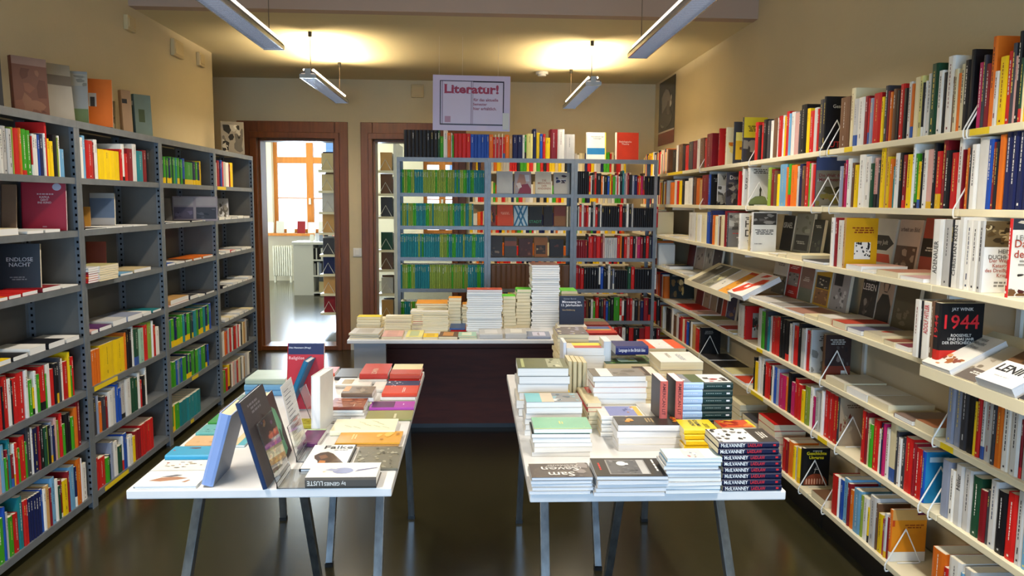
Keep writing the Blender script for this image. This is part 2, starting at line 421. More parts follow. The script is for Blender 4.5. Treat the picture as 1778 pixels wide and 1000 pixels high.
# the house across the street, seen through the panes
root = empty('street_facade', (-2.2, 22, 0)); tag(root, 'pale building across the street seen through the wooden window', 'building')
MB().box(-3.4, 5, 0, .4, -1, 9).build('wall', M_white_out, root)
for i in range(4):
    for j in range(3):
        fx = -1.9+i*1.7; fz = .2+j*1.9
        f = MB().box(fx, fx+.75, -.05, 0, fz, fz+1.35).build('window_frame', mat('facade_window_%d%d' % (i, j), hx('8fa3b8'), .4), root)
        for k in range(2):
            MB().box(fx+.05+k*.34, fx+.36+k*.34, -.07, -.05, fz+.05, fz+1.3).build('pane', mat('facade_pane_%d%d%d' % (i, j, k), hx('3f5a78'), .15), f)
# baseboards
st('baseboard_right', [(XR_-.02, XR_, YN, YB, 0, .1)], M_white); st('baseboard_back', [(D1[1]+.13, D2[0]-.12, YB-.015, YB, 0, .1), (D2[1]+.12, XR_, YB-.015, YB, 0, .1)], M_white)
# small beige boxes near the ceiling
def wallbox(px0, py0, px1, py1, ax, v, lab):
    a, b = on(px0, py0, ax, v), on(px1, py1, ax, v)
    if ax == 0: bx = (v, v+.03, a.y, b.y, b.z, a.z)
    else: bx = (a.x, b.x, v-.03, v, b.z, a.z)
    cx, cy, cz = (bx[0]+bx[1])/2, (bx[2]+bx[3])/2, min(bx[4], bx[5])
    r = empty('junction_box', (cx, cy, cz)); tag(r, lab, 'junction box', 'small beige junction boxes on the walls')
    mb = MB().box(bx[0]-cx, bx[1]-cx, bx[2]-cy, bx[3]-cy, 0, abs(bx[5]-bx[4])); mb.build('housing', M_beige, r, bevel=.006)
    s = .8; mb = MB().box((bx[0]-cx)*s+(.007 if ax == 0 else 0), (bx[1]-cx)*s+(.007 if ax == 0 else 0), (bx[2]-cy)*s-(.007 if ax else 0), (bx[3]-cy)*s-(.007 if ax else 0), .02, abs(bx[5]-bx[4])-.02)
    mb.build('lid', M_beige, r, bevel=.003)
wallbox(295, 66, 313, 104, 0, XL, 'largest beige box under the ceiling on the left wall')
wallbox(340, 90, 350, 118, 0, XL, 'narrow beige box near the far corner of the left wall')
wallbox(213, 24, 229, 58, 0, XL, 'beige box on the left wall nearest the camera, below the ceiling')
wallbox(714, 147, 736, 170, 1, YB, 'beige box on the back wall beside the hanging white sign')
a = on(621, 438, 1, YB); r = empty('light_switch', (a.x, YB-.006, a.z)); tag(r, 'white square light switch on the wall between the two doorways', 'switch')
MB().box(-.045, .045, -.006, .006, -.045, .045).build('plate', M_white, r, bevel=.004); MB().box(-.02, .02, -.012, -.006, -.03, .03).build('rocker', M_white, r, bevel=.003)
a = on(941, 125, 2, ZC); r = empty('smoke_detector', (a.x, a.y, ZC-.03)); tag(r, 'round white smoke detector on the ceiling beside the right far lamp', 'smoke detector')
MB().tube([(0, 0, .03), (0, 0, .008)], .06, 20).build('base', M_white, r); MB().tube([(0, 0, .008), (0, 0, -.008)], .04, 20).build('sensor_cap', M_white, r)

# ------------------------------------------------------------ hanging lamps
LLAB = ['far left hanging lamp in front of the doorways', 'far right hanging lamp above the grey book rack',
        'near left hanging lamp cut off by the top of the picture', 'near right hanging lamp cut off by the top of the picture', 'hanging lamp added above the photographer, left one, out of view', 'hanging lamp added above the photographer, right one, out of view']
for i, (lx, y0, y1) in enumerate(LAMPS):
    L_ = (y1-y0)/2; cy = (y0+y1)/2; zc = ZC if y0 > YR else ZH
    r = empty('pendant_lamp', (lx, cy, LZ)); tag(r, 'slim aluminium fluorescent '+LLAB[i], 'lamp', 'hanging fluorescent lamps')
    body = MB()   # gull shaped aluminium body
    prof = [(-.062, -.012), (-.05, .006), (-.03, .012), (-.022, .03), (.022, .03), (.03, .012), (.05, .006), (.062, -.012), (.056, -.012), (.045, 0), (-.045, 0), (-.056, -.012)]
    n = len(prof); body.v = [(x, -L_, z) for x, z in prof]+[(x, L_, z) for x, z in prof]
    for k in range(n): body.f.append((k, (k+1) % n, n+(k+1) % n, n+k)); body.c.append((1, 1, 1))
    body.f.append(tuple(range(n-1, -1, -1))); body.f.append(tuple(range(n, 2*n))); body.c += [(1, 1, 1)]*2
    body.build('lamp_body', M_lampb, r)
    for s in (-1, 1):
        MB().tube([(s*.034, -L_+.03, .028), (s*.034, L_-.03, .028)], .008, 10).build('fluorescent_tube', M_tube if i < 2 else M_tube2, r)
        MB().box(s*.056-.004, s*.056+.004, -L_, L_, -.034, -.010).build('side_reflector', M_alu, r)
        MB().box(-.06, .06, s*L_-.006, s*L_+.006, -.036, -.008).box(-.02, .02, s*L_-.006, s*L_+.006, -.008, .032).build('end_cap', M_alu, r)
    lv = MB()
    N = int(2*L_/.03)
    for k in range(N):
        y = -L_+.02+k*.03; lv.box(-.052, .052, y, y+.0015, -.032, -.014)
    lo = lv.build('louvre_blades', M_louv, r); lo['kind'] = 'stuff'
    MB().box(-.052, .052, -L_+.01, L_-.01, -.0155, -.0125).build('diffuser', mat('lamp_diffuser_%d' % i, (1, 1, 1), .5, emis=((1, .93, .82) if i < 2 else (.96, .97, 1), 1.5 if i < 2 else 1.0)), r)
    for s in (-1, 1):
        yy = s*(L_-.1); MB().tube([(0, yy, .03), (0, yy, zc-LZ-.03)], .0025, 6).build('suspension_cable', M_lampb, r)
        MB().tube([(0, yy, zc-LZ-.035), (0, yy, zc-LZ)], .014, 10).build('ceiling_hook', M_plastic, r)
    # the light the tubes give, up to the ceiling and down to the room
    for dx in (-.045, .045):
        area('lamp_uplight', (lx+dx, cy, LZ+.045), (math.pi, math.radians(-34 if dx > 0 else 34), 0), .03, 2*L_-.35, 18 if i < 2 else .8, WARM, 95)
    area('lamp_downlight', (lx, cy, LZ-.04), (0, 0, 0), .1, 2*L_-.05, 18 if i < 2 else 20 if i < 4 else 30, (1, .88, .68) if i < 2 else (1, .92, .80), 160 if i < 2 else 150 if i < 4 else 128)

# ============================================================ LEFT STEEL RACK
LX = -1.916; LY = [2.90, 3.915, 4.925, 5.935, 6.945]; LZS = [1.92, 1.65, 1.395, 1.13, .867, .60, .34, .052]
PW = .026
ULAB = ['nearest', 'second', 'third', 'farthest']
def steel_unit(X0, X1, Y0, Y1, levels, axis, label, group, back=True, sides=True, cross=False):
    """axis 'L': front faces +X at X1. axis 'B': front faces -Y at Y0."""
    r = empty('shelf_unit', ((X0+X1)/2, (Y0+Y1)/2, 0)); tag(r, label, 'shelf unit', group); cx, cy = r.location.x, r.location.y
    def B(n, bxs, m, **k):
        mb = MB(); [mb.box(b[0]-cx, b[1]-cx, b[2]-cy, b[3]-cy, b[4], b[5]) for b in bxs]; return mb.build(n, m, r, **k)
    top = levels[0]+.018
    if axis == 'L':
        for ya, yb, s in ((Y0, Y0+PW, 1), (Y1-PW, Y1, -1)):
            ye = Y0 if s > 0 else Y1
            B('post', [(X1-.004, X1, ya, yb, 0, top), (X1-.035, X1-.004, ye, ye+s*.003, 0, top)], M_steel)
            B('post', [(X0, X0+.004, ya, yb, 0, top), (X0+.004, X0+.035, ye, ye+s*.003, 0, top)], M_steel)
            if sides: B('side_panel', [(X0+.035, X1-.035, ye+s*.0005, ye+s*.0025, .03, top-.01)], M_steelin)
        if back: B('back_panel', [(X0+.001, X0+.003, Y0+PW, Y1-PW, .03, top-.01)], M_steelin)
        h = MB()
        for s, ye in ((1, Y0+.0035), (-1, Y1-.0035)):
            for xx in (X1-.02, X0+.02):
                z = .06
                while z < top-.03:
                    h.box(xx-.005-cx, xx+.005-cx, ye-cy, ye+s*.0006-cy, z, z+.012); z += .033
        o = h.build('punched_holes', M_hole, r); o['kind'] = 'stuff'
    else:
        for xa, xb, s in ((X0, X0+PW, 1), (X1-PW, X1, -1)):
            xe = X0 if s > 0 else X1
            B('post', [(xa, xb, Y0, Y0+.004, 0, top), (xe, xe+s*.003, Y0+.004, Y0+.035, 0, top)], M_steel)
            B('post', [(xa, xb, Y1-.004, Y1, 0, top), (xe, xe+s*.003, Y1-.035, Y1-.004, 0, top)], M_steel)
    for z in levels:
        if axis == 'L':
            B('shelf', [(X0+.004, X1-.006, Y0+.004, Y1-.004, z+.012, z+.015), (X1-.008, X1-.0045, Y0+PW*.2, Y1-PW*.2, z-.015, z+.015), (X1-.02, X1-.008, Y0+.01, Y1-.01, z-.015, z-.013)] if z != levels[0] else
              [(X0, X1, Y0, Y1, z+.016, z+.019), (X1-.002, X1+.0015, Y0, Y1, z-.016, z+.019)], M_steel)
        else:
            B('shelf', [(X0+.004, X1-.004, Y0+.006, Y1-.004, z+.012, z+.015), (X0+.004, X1-.004, Y0+.0045, Y0+.008, z-.015, z+.015)] if z != levels[0] else
              [(X0, X1, Y0, Y1, z+.016, z+.019), (X0, X1, Y0-.0015, Y0+.002, z-.016, z+.019)], M_steel)
    return r
for i in range(4):
    steel_unit(XL+.005, LX, LY[i]+.0005, LY[i+1]-.0005, LZS, 'L', 'grey steel bookshelf unit, %s of the row along the left wall' % ULAB[i], 'grey steel units along the left wall')
for (px, un, lv, ln) in ((186, 1, 5, .13), (205, 1, 7, .14), (340, 2, 6, .06), (335, 2, 7, .03), (386, 3, 1, .10), (135, 1, 5, .01)):
    if px == 135: continue
    y = y_at(px, LX, LZS[lv]); o = MB().box(LX-.0042, LX-.003, y-ln, y+ln, LZS[lv]-.011, LZS[lv]+.012).build('label_strip', M_ylab)
    u = [x for x in bpy.data.objects if x.name.startswith('shelf_unit')][un]; o.parent = u; o.location = -u.location

# ============================================================ GREY RACK AT THE BACK (open steel, seen through)
BY = 6.45; BZ = [1.92, 1.64, 1.365, 1.095, .835, .565, .29, .05]
BZ = [on(770, y, 1, BY).z for y in (277.5, 338.5, 395.5, 450, 504.5, 560)]+[.30, .05]
BX = [on(px, 340, 1, BY).x for px in (689, 847, 997, 1156)]; BX[3] = min(BX[3], 1.535)
for i, s in enumerate(('left bay with green and teal spines', 'middle bay with books facing out', 'right bay with dark and red spines')):
    steel_unit(BX[i]+.0005, BX[i+1]-.0005, BY, BY+.30, BZ, 'B', 'open grey steel rack at the back, '+s, 'open grey steel racks at the back')

# ============================================================ RIGHT WALL SHELVING (cream boards)
RXF = [1.62, 1.62, 1.545, 1.56, 1.62, 1.62, 1.62]; RZS = [1.805, 1.545, 1.29, 1.03, .745, .482, .165]
RY = [y_at(p_, 1.62, 1.8) for p_ in (1157, 1218, 1305, 1433, 1674)]+[1.50]
RLAB = ['farthest', 'fourth', 'middle', 'second', 'nearest']        # A..E
TILTED = {(1, 3), (4, 3)}
RU = []
for i in range(5):
    ya, yb = RY[i+1], RY[i]
    r = empty('wall_shelf_unit', (1.75, (ya+yb)/2, 0)); tag(r, 'cream wall shelf unit, %s from the camera along the right wall' % {'farthest': 'farthest', 'fourth': 'fourth', 'middle': 'third', 'second': 'second', 'nearest': 'nearest'}[RLAB[i]], 'shelf unit', 'cream wall shelf units')
    RU.append(r); cx, cy = r.location.x, r.location.y
    def B(n, bxs, m, **k):
        mb = MB(); [mb.box(b[0]-cx, b[1]-cx, b[2]-cy, b[3]-cy, b[4], b[5]) for b in bxs]; return mb.build(n, m, r, **k)
    B('back_panel', [(XR_-.022, XR_-.021, ya+.002, yb-.002, .1, 1.84)], M_back)
    B('wall_rail', [(XR_-.034, XR_-.022, ya-.012, ya+.012, .1, 1.86)], M_white)
    if i == 0: B('wall_rail', [(XR_-.034, XR_-.022, yb-.012, yb+.012, .1, 1.86)], M_white)
    B('plinth', [(1.70, XR_-.035, ya+.002, yb-.002, .0, .10)], M_plastic)
    for lv in range(7):
        z = RZS[lv]; xf = RXF[lv]
        if (i, lv) in TILTED:
            xf -= .03
            mb = MB(); y0_, y1_ = ya+.003-cy, yb-.003-cy; zb = z+.115; zf = z-.012; xb = xf+.24
            mb.quadbox([(xf-cx, y0_, zf-.01), (xb-cx, y0_, zb-.01), (xb-cx, y1_, zb-.01), (xf-cx, y1_, zf-.01), (xf-cx, y0_, zf), (xb-cx, y0_, zb), (xb-cx, y1_, zb), (xf-cx, y1_, zf)])
            mb.box(xf-.008-cx, xf-cx, y0_, y1_, zf-.025, zf+.012)
            mb.build('tilted_shelf', M_lam, r)
        else:
            B('shelf', [(xf, XR_-.035, ya+.003, yb-.003, z-.012, z+.012)], M_lam, bevel=.002)
        if (i, lv) not in TILTED:
            B('shelf_bracket', [(xf+.06, XR_-.035, ya+.0045, ya+.0065, z-.035, z-.0125)], M_white); B('shelf_bracket', [(xf+.06, XR_-.035, yb-.0065, yb-.0045, z-.035, z-.0125)], M_white)
for (i, lv, p0, p1) in ((0, 0, 1160, 1185), (2, 0, 1437, 1440), (3, 0, 1466, 1480), (4, 0, 1684, 1718), (2, 4, 1314, 1324), (2, 5, 1304, 1325), (2, 5, 1420, 1436), (4, 4, 1633, 1655)):
    z = RZS[lv]; a, b = y_at(p0, RXF[lv], z), y_at(p1, RXF[lv], z)
    r = RU[i]; MB().box(RXF[lv]-.0012-r.location.x, RXF[lv]-.0004-r.location.x, b-r.location.y, a-r.location.y, z-.010, z+.011).build('label_strip', M_ylab, r)

YE = RY[0]+.98
r = empty('wall_shelf_unit', (1.75, (RY[0]+YE)/2, 0)); tag(r, 'cream wall shelf unit in the far right corner behind the grey rack', 'shelf unit', 'cream wall shelf units')
for lv in range(7):
    MB().box(RXF[lv]-1.75, .105, -.487, .487, RZS[lv]-.012, RZS[lv]+.012).build('shelf', M_lam, r)
MB().box(.118, .119, -.487, .487, .1, 1.84).build('back_panel', M_back, r); MB().box(.106, .117, .47, .49, .1, 1.86).build('wall_rail', M_white, r)
rgb_ = random.Random(77)
for lv in range(7):
    y = YE-.02
    while y > RY[0]+.03:
        t = rgb_.uniform(.012, .034); c = rgb_.choice('oywrkcKRwnWrB'); to_stuff(frame((RXF[lv]+.015, y, RZS[lv]+.0125), (0, -1, 0), (1, 0, 0), (0, 0, 1)), *book_geo(t-.0005, .14, rgb_.uniform(.17, .21), PAL[c])); y -= t

# wire bookends
def bookend(px, lv, desc, hh=.14, dp=.13):
    z = RZS[lv]+.012; xf = RXF[lv]; y = y_at(px, xf, z)
    r = empty('wire_bookend', (xf, y, z)); tag(r, desc, 'bookend', 'white wire bookends')
    MB().tube([(-.006, 0, -.03), (-.010, 0, -.02), (-.010, 0, -.004), (-.004, 0, .01), (dp*.48, 0, hh-.006), (dp*.5, 0, hh), (dp*.52, 0, hh-.006), (dp, 0, .006), (dp-.008, 0, .003), (dp*.3, 0, .003)], .0028, 8).build('wire_loop', M_wire, r)
    MB().tube([(-.006, 0, -.03), (.01, 0, -.0275), (.04, 0, -.0275)], .0028, 8).build('clamp_hook', M_wire, r)
for px, lv, d in ((1217, 0, 'white wire bookend on the top right shelf, between the two farthest units'), (1303, 0, 'white wire bookend on top right shelf before the far grey cover'),
        (1427, 0, 'white wire bookend beside the black cover on the top right shelf'), (1440, 0, 'white wire bookend at the start of the long top right shelf'),
        (1678, 0, 'white wire bookend against the black cover, top shelf of nearest bays'), (1684, 0, 'white wire bookend before the magenta spine on the top right shelf'),
        (1217, 1, 'white wire bookend on the second right shelf, farthest one'), (1298, 1, 'white wire bookend in front of the pale castle cover'),
        (1412, 1, 'white wire bookend in front of the blue landscape cover'), (1443, 1, 'white wire bookend on second right shelf beside pink spines'),
        (1660, 1, 'white wire bookend with a dark ribbon on the second right shelf'), (1427, 4, 'white wire bookend against the grey and brown covers, fifth right shelf'),
        (1300, 5, 'white wire bookend at the yellow spine, far end of sixth right shelf'), (1412, 5, 'white wire bookend beside the three red spines'),
        (1453, 5, 'white wire bookend against the brown map cover, sixth right shelf'), (1599, 5, 'white wire bookend in front of the blue cover'),
        (1616, 5, 'white wire bookend beside the grey spines, sixth right shelf'), (1624, 4, 'white wire bookend at the start of the nearest fifth right shelf'),
        (1390, 6, 'white wire bookend in front of the black cover with the domed building'), (1430, 6, 'white wire bookend beside the flat brown book, bottom right shelf'),
        (1541, 6, 'white wire bookend in front of the orange cover, bottom right shelf'), (1216, 5, 'white wire bookend before the black cover on the far sixth right shelf')):
    bookend(px, lv, d)

# ============================================================ TABLES
TZ = .735; TT = .028
def table(name, x0, x1, y0, y1, label):
    cx, cy = (x0+x1)/2, (y0+y1)/2
    r = empty(name, (cx, cy, 0)); tag(r, label, 'table', 'white display tables on trestles')
    hx_, hy = (x1-x0)/2, (y1-y0)/2
    MB().box(-hx_, hx_, -hy, hy, TZ-TT, TZ).build('table_top', M_top, r, bevel=.004)
    return r
def trestle(cx, cy, w_, near, label):
    """tripod trestle: bar across the table, two splayed legs on one side and a middle one on the other"""
    s = -1 if near else 1
    r = empty('trestle', (cx, cy, 0)); tag(r, label, 'trestle', 'steel tripod trestles under the tables')
    zt = TZ-TT
    MB().box(-w_/2, w_/2, -.015, .015, zt-.03, zt).build('top_bar', M_leg, r, bevel=.002)
    for i, (a, b) in enumerate((((-w_/2+.03, s*.015), (-w_/2+.015, s*(.42 if near else .14))), ((w_/2-.03, s*.015), (w_/2-.015, s*(.42 if near else .14))), ((0, -s*.015), (0, -s*.36)))):
        p0 = (a[0], a[1], zt-.012); p1 = (b[0], b[1], .012)
        l = MB().bar(p0, p1, .03, .03).build('leg', M_leg, r, bevel=.002)
        MB().bar((p1[0], p1[1], .016), (p1[0], p1[1], 0), .033, .033).build('foot_cap', M_plastic, l)
TLx = (-1.03, -.235); TRx = (.165, .945); TY = (2.235, 3.83)
ptl = on(221, 849, 2, TZ); ptr = on(681, 849, 2, TZ); pbr = on(736, 645, 2, TZ)
TLy0, TLy1 = (ptl.y+ptr.y)/2, pbr.y; TLx = (ptl.x, (ptr.x+pbr.x)/2)
q0 = on(923, 857, 2, TZ); q1 = on(1365, 852, 2, TZ); q2 = on(878, 650, 2, TZ)
TRy0, TRy1 = (q0.y+q1.y)/2, q2.y; TRx = ((q0.x+q2.x)/2, q1.x)
table('display_table', TLx[0], TLx[1], TLy0, TLy1, 'left white-topped display table with art books and two clear stands')
table('display_table', TRx[0], TRx[1], TRy0, TRy1, 'right white-topped display table crowded with book piles')
for (xa, xb, ya, yb, nm) in ((TLx[0], TLx[1], TLy0, TLy1, 'left'), (TRx[0], TRx[1], TRy0, TRy1, 'right')):
    trestle((xa+xb)/2, ya+.46, xb-xa-.10, True, 'steel tripod trestle at the near end of the %s table' % nm)
    trestle((xa+xb)/2, yb-.17, xb-xa-.10, False, 'steel tripod trestle at the far end of the %s table' % nm)
# desk at the back
DZ = .75; dk0 = on(603, 590, 2, DZ); dk1 = on(1078, 585, 2, DZ); DY0 = 4.55; DY1 = 5.42
r = empty('counter_desk', ((dk0.x+dk1.x)/2, (DY0+DY1)/2, 0)); tag(r, 'wide grey-topped counter with dark brown front behind the display tables', 'desk')
cx, cy = r.location.x, r.location.y; hw = (dk1.x-dk0.x)/2
MB().box(-hw, hw, DY0-cy, DY1-cy, DZ-.022, DZ).build('desk_top', M_top, r, bevel=.003)
for s in (-1, 1):
    xa = s*(hw-.03); MB().box(xa, xa-s*.19, DY0-cy+.06, DY0-cy+.10, 0, DZ-.022).build('front_leg_panel', M_deskw, r, bevel=.002)
    MB().box(xa, xa-s*.03, DY0-cy+.10, DY1-cy-.03, 0, DZ-.022).build('side_panel', M_deskw, r)
MB().box(-hw+.06, hw-.06, .28, .30, .035, DZ-.023).build('modesty_panel', M_desk, r)
MB().box(-hw+.06, hw-.06, .255, .279, DZ-.20, DZ-.185).build('ledge', M_desk, r)
MB().box(-hw+.06, hw-.06, .30, .33, 0, .035).build('plinth', M_plastic, r)

# ------------------------------------------------------------ hanging sign
a = on(751, 130, 1, 5.98); b = on(885, 228, 1, 5.98)
sw, sh = b.x-a.x, a.z-b.z
r = empty('hanging_sign', ((a.x+b.x)/2, 5.98, b.z)); tag(r, 'pinkish hanging card sign reading Literatur with an open book drawn on it', 'sign')
r.rotation_euler.y = math.radians(.4)
mb = MB(); mb.box(-sw/2, sw/2, 0, .004, 0, sh, hx('d6c6df'))
def sp(u0, v0, u1, v1, c, dy): mb.face([(-sw/2+u0*sw, dy, v0*sh), (-sw/2+u1*sw, dy, v0*sh), (-sw/2+u1*sw, dy, v1*sh), (-sw/2+u0*sw, dy, v1*sh)], hx(c))
sp(.09, .10, .92, .905, '2c1830', -.0004); sp(.103, .125, .505, .89, 'd9cbdf', -.0008); sp(.515, .125, .905, .88, 'd9cbdf', -.0008)
sp(.115, .125, .13, .89, 'a593ab', -.001); sp(.49, .125, .52, .89, 'a08fa8', -.0012); sp(.505, .125, .511, .89, 'eee2f0', -.0014)
sp(.155, .15, .23, .26, 'b98aa0', -.0012)
mb.build('card', M_sign, r, color=True)
RED = 'a3123c'
put_text(r, 'Literatur!', RED, (.0, -.002, sh*.755), (1, 0, 0), (0, 0, 1), sw*.70, sh*.165, .035, 'headline_lettering')
# serifs of the headline
def glyph_serifs():
    me, x0, x1, y0, y1 = text_mesh('Literatur!', RED, .035); W_ = sw*.70; Hh = sh*.165
    f = lambda u, v: (-.0-W_/2+u*W_, -.0022, sh*.755-Hh/2+v*Hh)
    m2 = MB()
    for u, v, wd in ((.022, .03, .06), (.022, .97, .06), (.168, .03, .05), (.165, .70, .04), (.452, .03, .055), (.445, .70, .035), (.866, .03, .055), (.858, .70, .035), (.675, .70, .035), (.758, .70, .035), (.772, .03, .035)):
        p = f(u-wd/2, v-.03); q = f(u+wd/2, v+.03); m2.face([p, (q[0], p[1], p[2]), q, (p[0], p[1], q[2])])
    m2.build('headline_serifs', ink(RED), r)
glyph_serifs()
for s, v, u, wd in (('für das aktuelle', .565, .685, .32), ('Semester', .485, .61, .18), ('hier erhältlich.', .405, .675, .30)):
    put_text(r, s, '8d2040', (-sw/2+u*sw, -.002, v*sh), (1, 0, 0), (0, 0, 1), wd*sw, None, .02, 'small_lettering')
for s in (-.42, -.12, .34):
    MB().tube([(s*sw, .002, sh-.005), (s*sw, .002, ZC-b.z-.001)], .0009, 5).build('hanging_thread', M_wire, r)
# acrylic pocket holding leaflets at the sign's lower right corner
MB().box(sw/2-.055, sw/2-.008, -.012, -.003, .012, .135).build('leaflet_pocket', M_white, r)

# ------------------------------------------------------------ poster on the right wall beyond the shelves
pa = on(1146, 139, 0, XR_-.003); pb = on(1170, 248, 0, XR_-.003)
yc = (pa.y+pb.y)/2; pw = abs(pa.y-pb.y); zt = on(1158, 138, 0, XR_-.003).z; zb = on(1158, 250, 0, XR_-.003).z; ph = zt-zb
r = empty('poster', (XR_-.004, yc, zb)); tag(r, 'tall dark portrait poster with red lower strip on the right wall', 'poster')
mb = MB(); mb.box(-.001, .001, -pw/2, pw/2, 0, ph, hx('2e2a26'))
def pf(u0, v0, u1, v1, c, dx): mb.face([(dx, pw/2-u0*pw, v0*ph), (dx, pw/2-u1*pw, v0*ph), (dx, pw/2-u1*pw, v1*ph), (dx, pw/2-u0*pw, v1*ph)], hx(c))
pf(0, 0, 1, .19, '7a2a22', -.0014); pf(0, .19, 1, .215, 'd8cfc0', -.0016)
mb.build('sheet', M_sign, r, color=True)
rg = random.Random(5); mb = MB()
for (u, v, a_, b_, c) in ((.45, .62, .30, .22, '8b8176'), (.42, .70, .20, .15, 'b5a897'), (.5, .42, .38, .16, '5d564e'), (.3, .35, .2, .1, '9d9284'), (.62, .55, .12, .12, '746a5e'), (.4, .80, .24, .06, '4e4842'), (.75, .6, .06, .05, 'c9c1b4'), (.78, .68, .04, .05, 'c9c1b4')):
    P = []
    for k in range(12):
        t = 2*math.pi*k/12; q = rg.uniform(.8, 1.1); P.append((-.002-.0002*u, pw/2-(u+a_*q*math.cos(t))*pw, (v+b_*q*math.sin(t))*ph))
    mb.face(P, hx(c))
mb.build('portrait', M_sign, r, color=True)

# ============================================================ BOOKS STANDING SPINE OUT
import re
ROWBOOKS = []; COUNT = {}
SIDE_ART = {}
LEVN = ['top', 'first', 'second', 'third', 'fourth', 'fifth', 'sixth', 'seventh']
RSN = ['top', 'second', 'third', 'fourth', 'fifth', 'sixth', 'bottom']
def contrast(c, rng):
    v = .3*c[0]+.6*c[1]+.1*c[2]
    return hx(rng.choice(['26242a', '26242a', '7a1a1a', '33405e'])) if v > .35 else hx(rng.choice(['f0ece0', 'f0ece0', 'e8cf60', 'd9d9d9']))
def parse(s):
    out = []
    for tk in s.split():
        m = re.match(r'([a-zA-Z_]+?)(?:\*(\d+)\:?)?(-?\d+\.?\d*)(?:/(\d+\.?\d*))?(?:#(\w+))?$', tk)
        out.append((m[1], int(m[2] or 1), float(m[3]), float(m[4])/100 if m[4] else None, m[5]))
    return out
def row(side, bay, lv, px0, s, h=(.185, .21), d=(.125, .15), inset=.012, where='', z=None, X=None):
    rng = random.Random(bay*977+lv*131+int(px0)*7+(3 if side == 'L' else 5 if side == 'R' else 11))
    if side == 'L': X = LX if X is None else X; z = LZS[lv]+.0155 if z is None else z
    elif side == 'R': X = RXF[lv] if X is None else X; z = RZS[lv]+.0125 if z is None else z
    if side == 'B':
        pos = lambda px: on_x(px, z)
    else:
        pos = lambda px: y_at(px, X, z)
    cur = px0; k = 0; toks = parse(s)
    for ti, (c, n, px, hh, art) in enumerate(toks):
        a = pos(cur); b = pos(px)
        if c == '_': cur = px; continue
        for j in range(n):
            cc = rng.choice(c) if len(c) > 1 else c
            p0 = a+(b-a)*j/n; p1 = a+(b-a)*(j+1)/n; t = abs(p1-p0)-.0006
            if t < .003: t = .003
            if (cur+px)/2 > 0: COUNT[(side, bay, lv)] = COUNT.get((side, bay, lv), 0)+1
            k = COUNT.get((side, bay, lv), 0)
            H_ = hh if hh else rng.uniform(*h)
            D_ = rng.uniform(*d)
            if n > 1: H_ = (hh or h[0]); D_ = d[1]
            ins = inset+rng.uniform(0, .006)
            if side == 'L': M = frame((X-ins, p0, z), (0, 1, 0), (-1, 0, 0), (0, 0, 1))
            elif side == 'R': M = frame((X+ins, p0, z), (0, -1, 0), (1, 0, 0), (0, 0, 1))
            else: M = frame((p0, X+ins, z), (1, 0, 0), (0, 1, 0), (0, 0, 1))
            nxt_gap = (j == n-1) and (ti+1 >= len(toks) or toks[ti+1][0] == '_')
            pxw = abs(px-cur)/n
            ROWBOOKS.append(dict(M=M, t=t, d=D_, h=H_, c=cc, seed=rng.random(), area=pxw*(H_*1348/max(1, abs(M.translation.y))), k=k, side=side, bay=bay, lv=lv,
                                 art=art, where=where, pxw=pxw, gap=nxt_gap, mid=(cur+px)/2, n=n))
        cur = px
def on_x(px, z):
    a, b = -3., 3.
    for _ in range(40):
        m = (a+b)/2
        if proj(m, BY, z)[0] < px: a = m
        else: b = m
    return (a+b)/2

BAYN = ['nearest left unit', 'second left unit', 'third left unit', 'farthest left unit']
def LR(b, lv, px0, s, **k): row('L', b, lv, px0, s, where='%s shelf of the %s' % (['', 'top', 'second', 'third', 'fourth', 'fifth', 'sixth', 'bottom'][lv], BAYN[b]), **k)
# ---- nearest left unit
LR(0, 1, -30, 'W-22 k-16 w-8 r-2 n3/21 w7 w14/18 W22 W30 a33 r43 o47 g55 g63 r64.5/17 w69/18 w75/18 b78/18 B85 w88/19 r91/24 y96/17 y101/16 k107/19 a110/18 w113/19 s120/13', h=(.185, .198))
LR(0, 5, -55, 'r-46 w-40 r-30 k-26 r-18 o-12 W-6 w3 r13 k15/18 r24/22 w30/20 k32/19 r41/19.5 r53/21 w58/21 g66/16 y69/12 w73/19 g79/17 r88/20 g90/16 w97/20 r103/17 k106/19 k110/19 K114/21 w119/20 r127/18 y130/22 g133/15 r137/19', h=(.19, .215))
LR(0, 6, -65, 'g-55 r-46 w-40 B-30 b-22 r-14 o-8 w2/19 k3.5 g6/12 p12/19 s18/20 g21/14 R24/17 t29/21 R33/14 w35/18 r40/18 g45/15 r54/19.5 g57/16 K64/22 w67/21 B76/20 R78/20 k85/20 G90/18 a92/18 k96/18 l100/19 B103/17 p107/20 a112/18 r116/21 g121/15 k127/19 k132/19 g137/16 o142/20 R148/24', h=(.18, .215))
LR(0, 7, -70, 'B-58 w-50 r-40 g-30 b-20 s-8 k2 g17/19 b21/23 W25/20 g34/17 r42/17 t50/23 r54/20 r58/20 B*5:80/19.5 b84/20 w89/19 h95/20 R98/18 s105/22 w110/20 G114/16 R117/18 y126/17 R129/20 s138/21.5 B141/20 o149/23 w150 w159/18.5', h=(.18, .23))
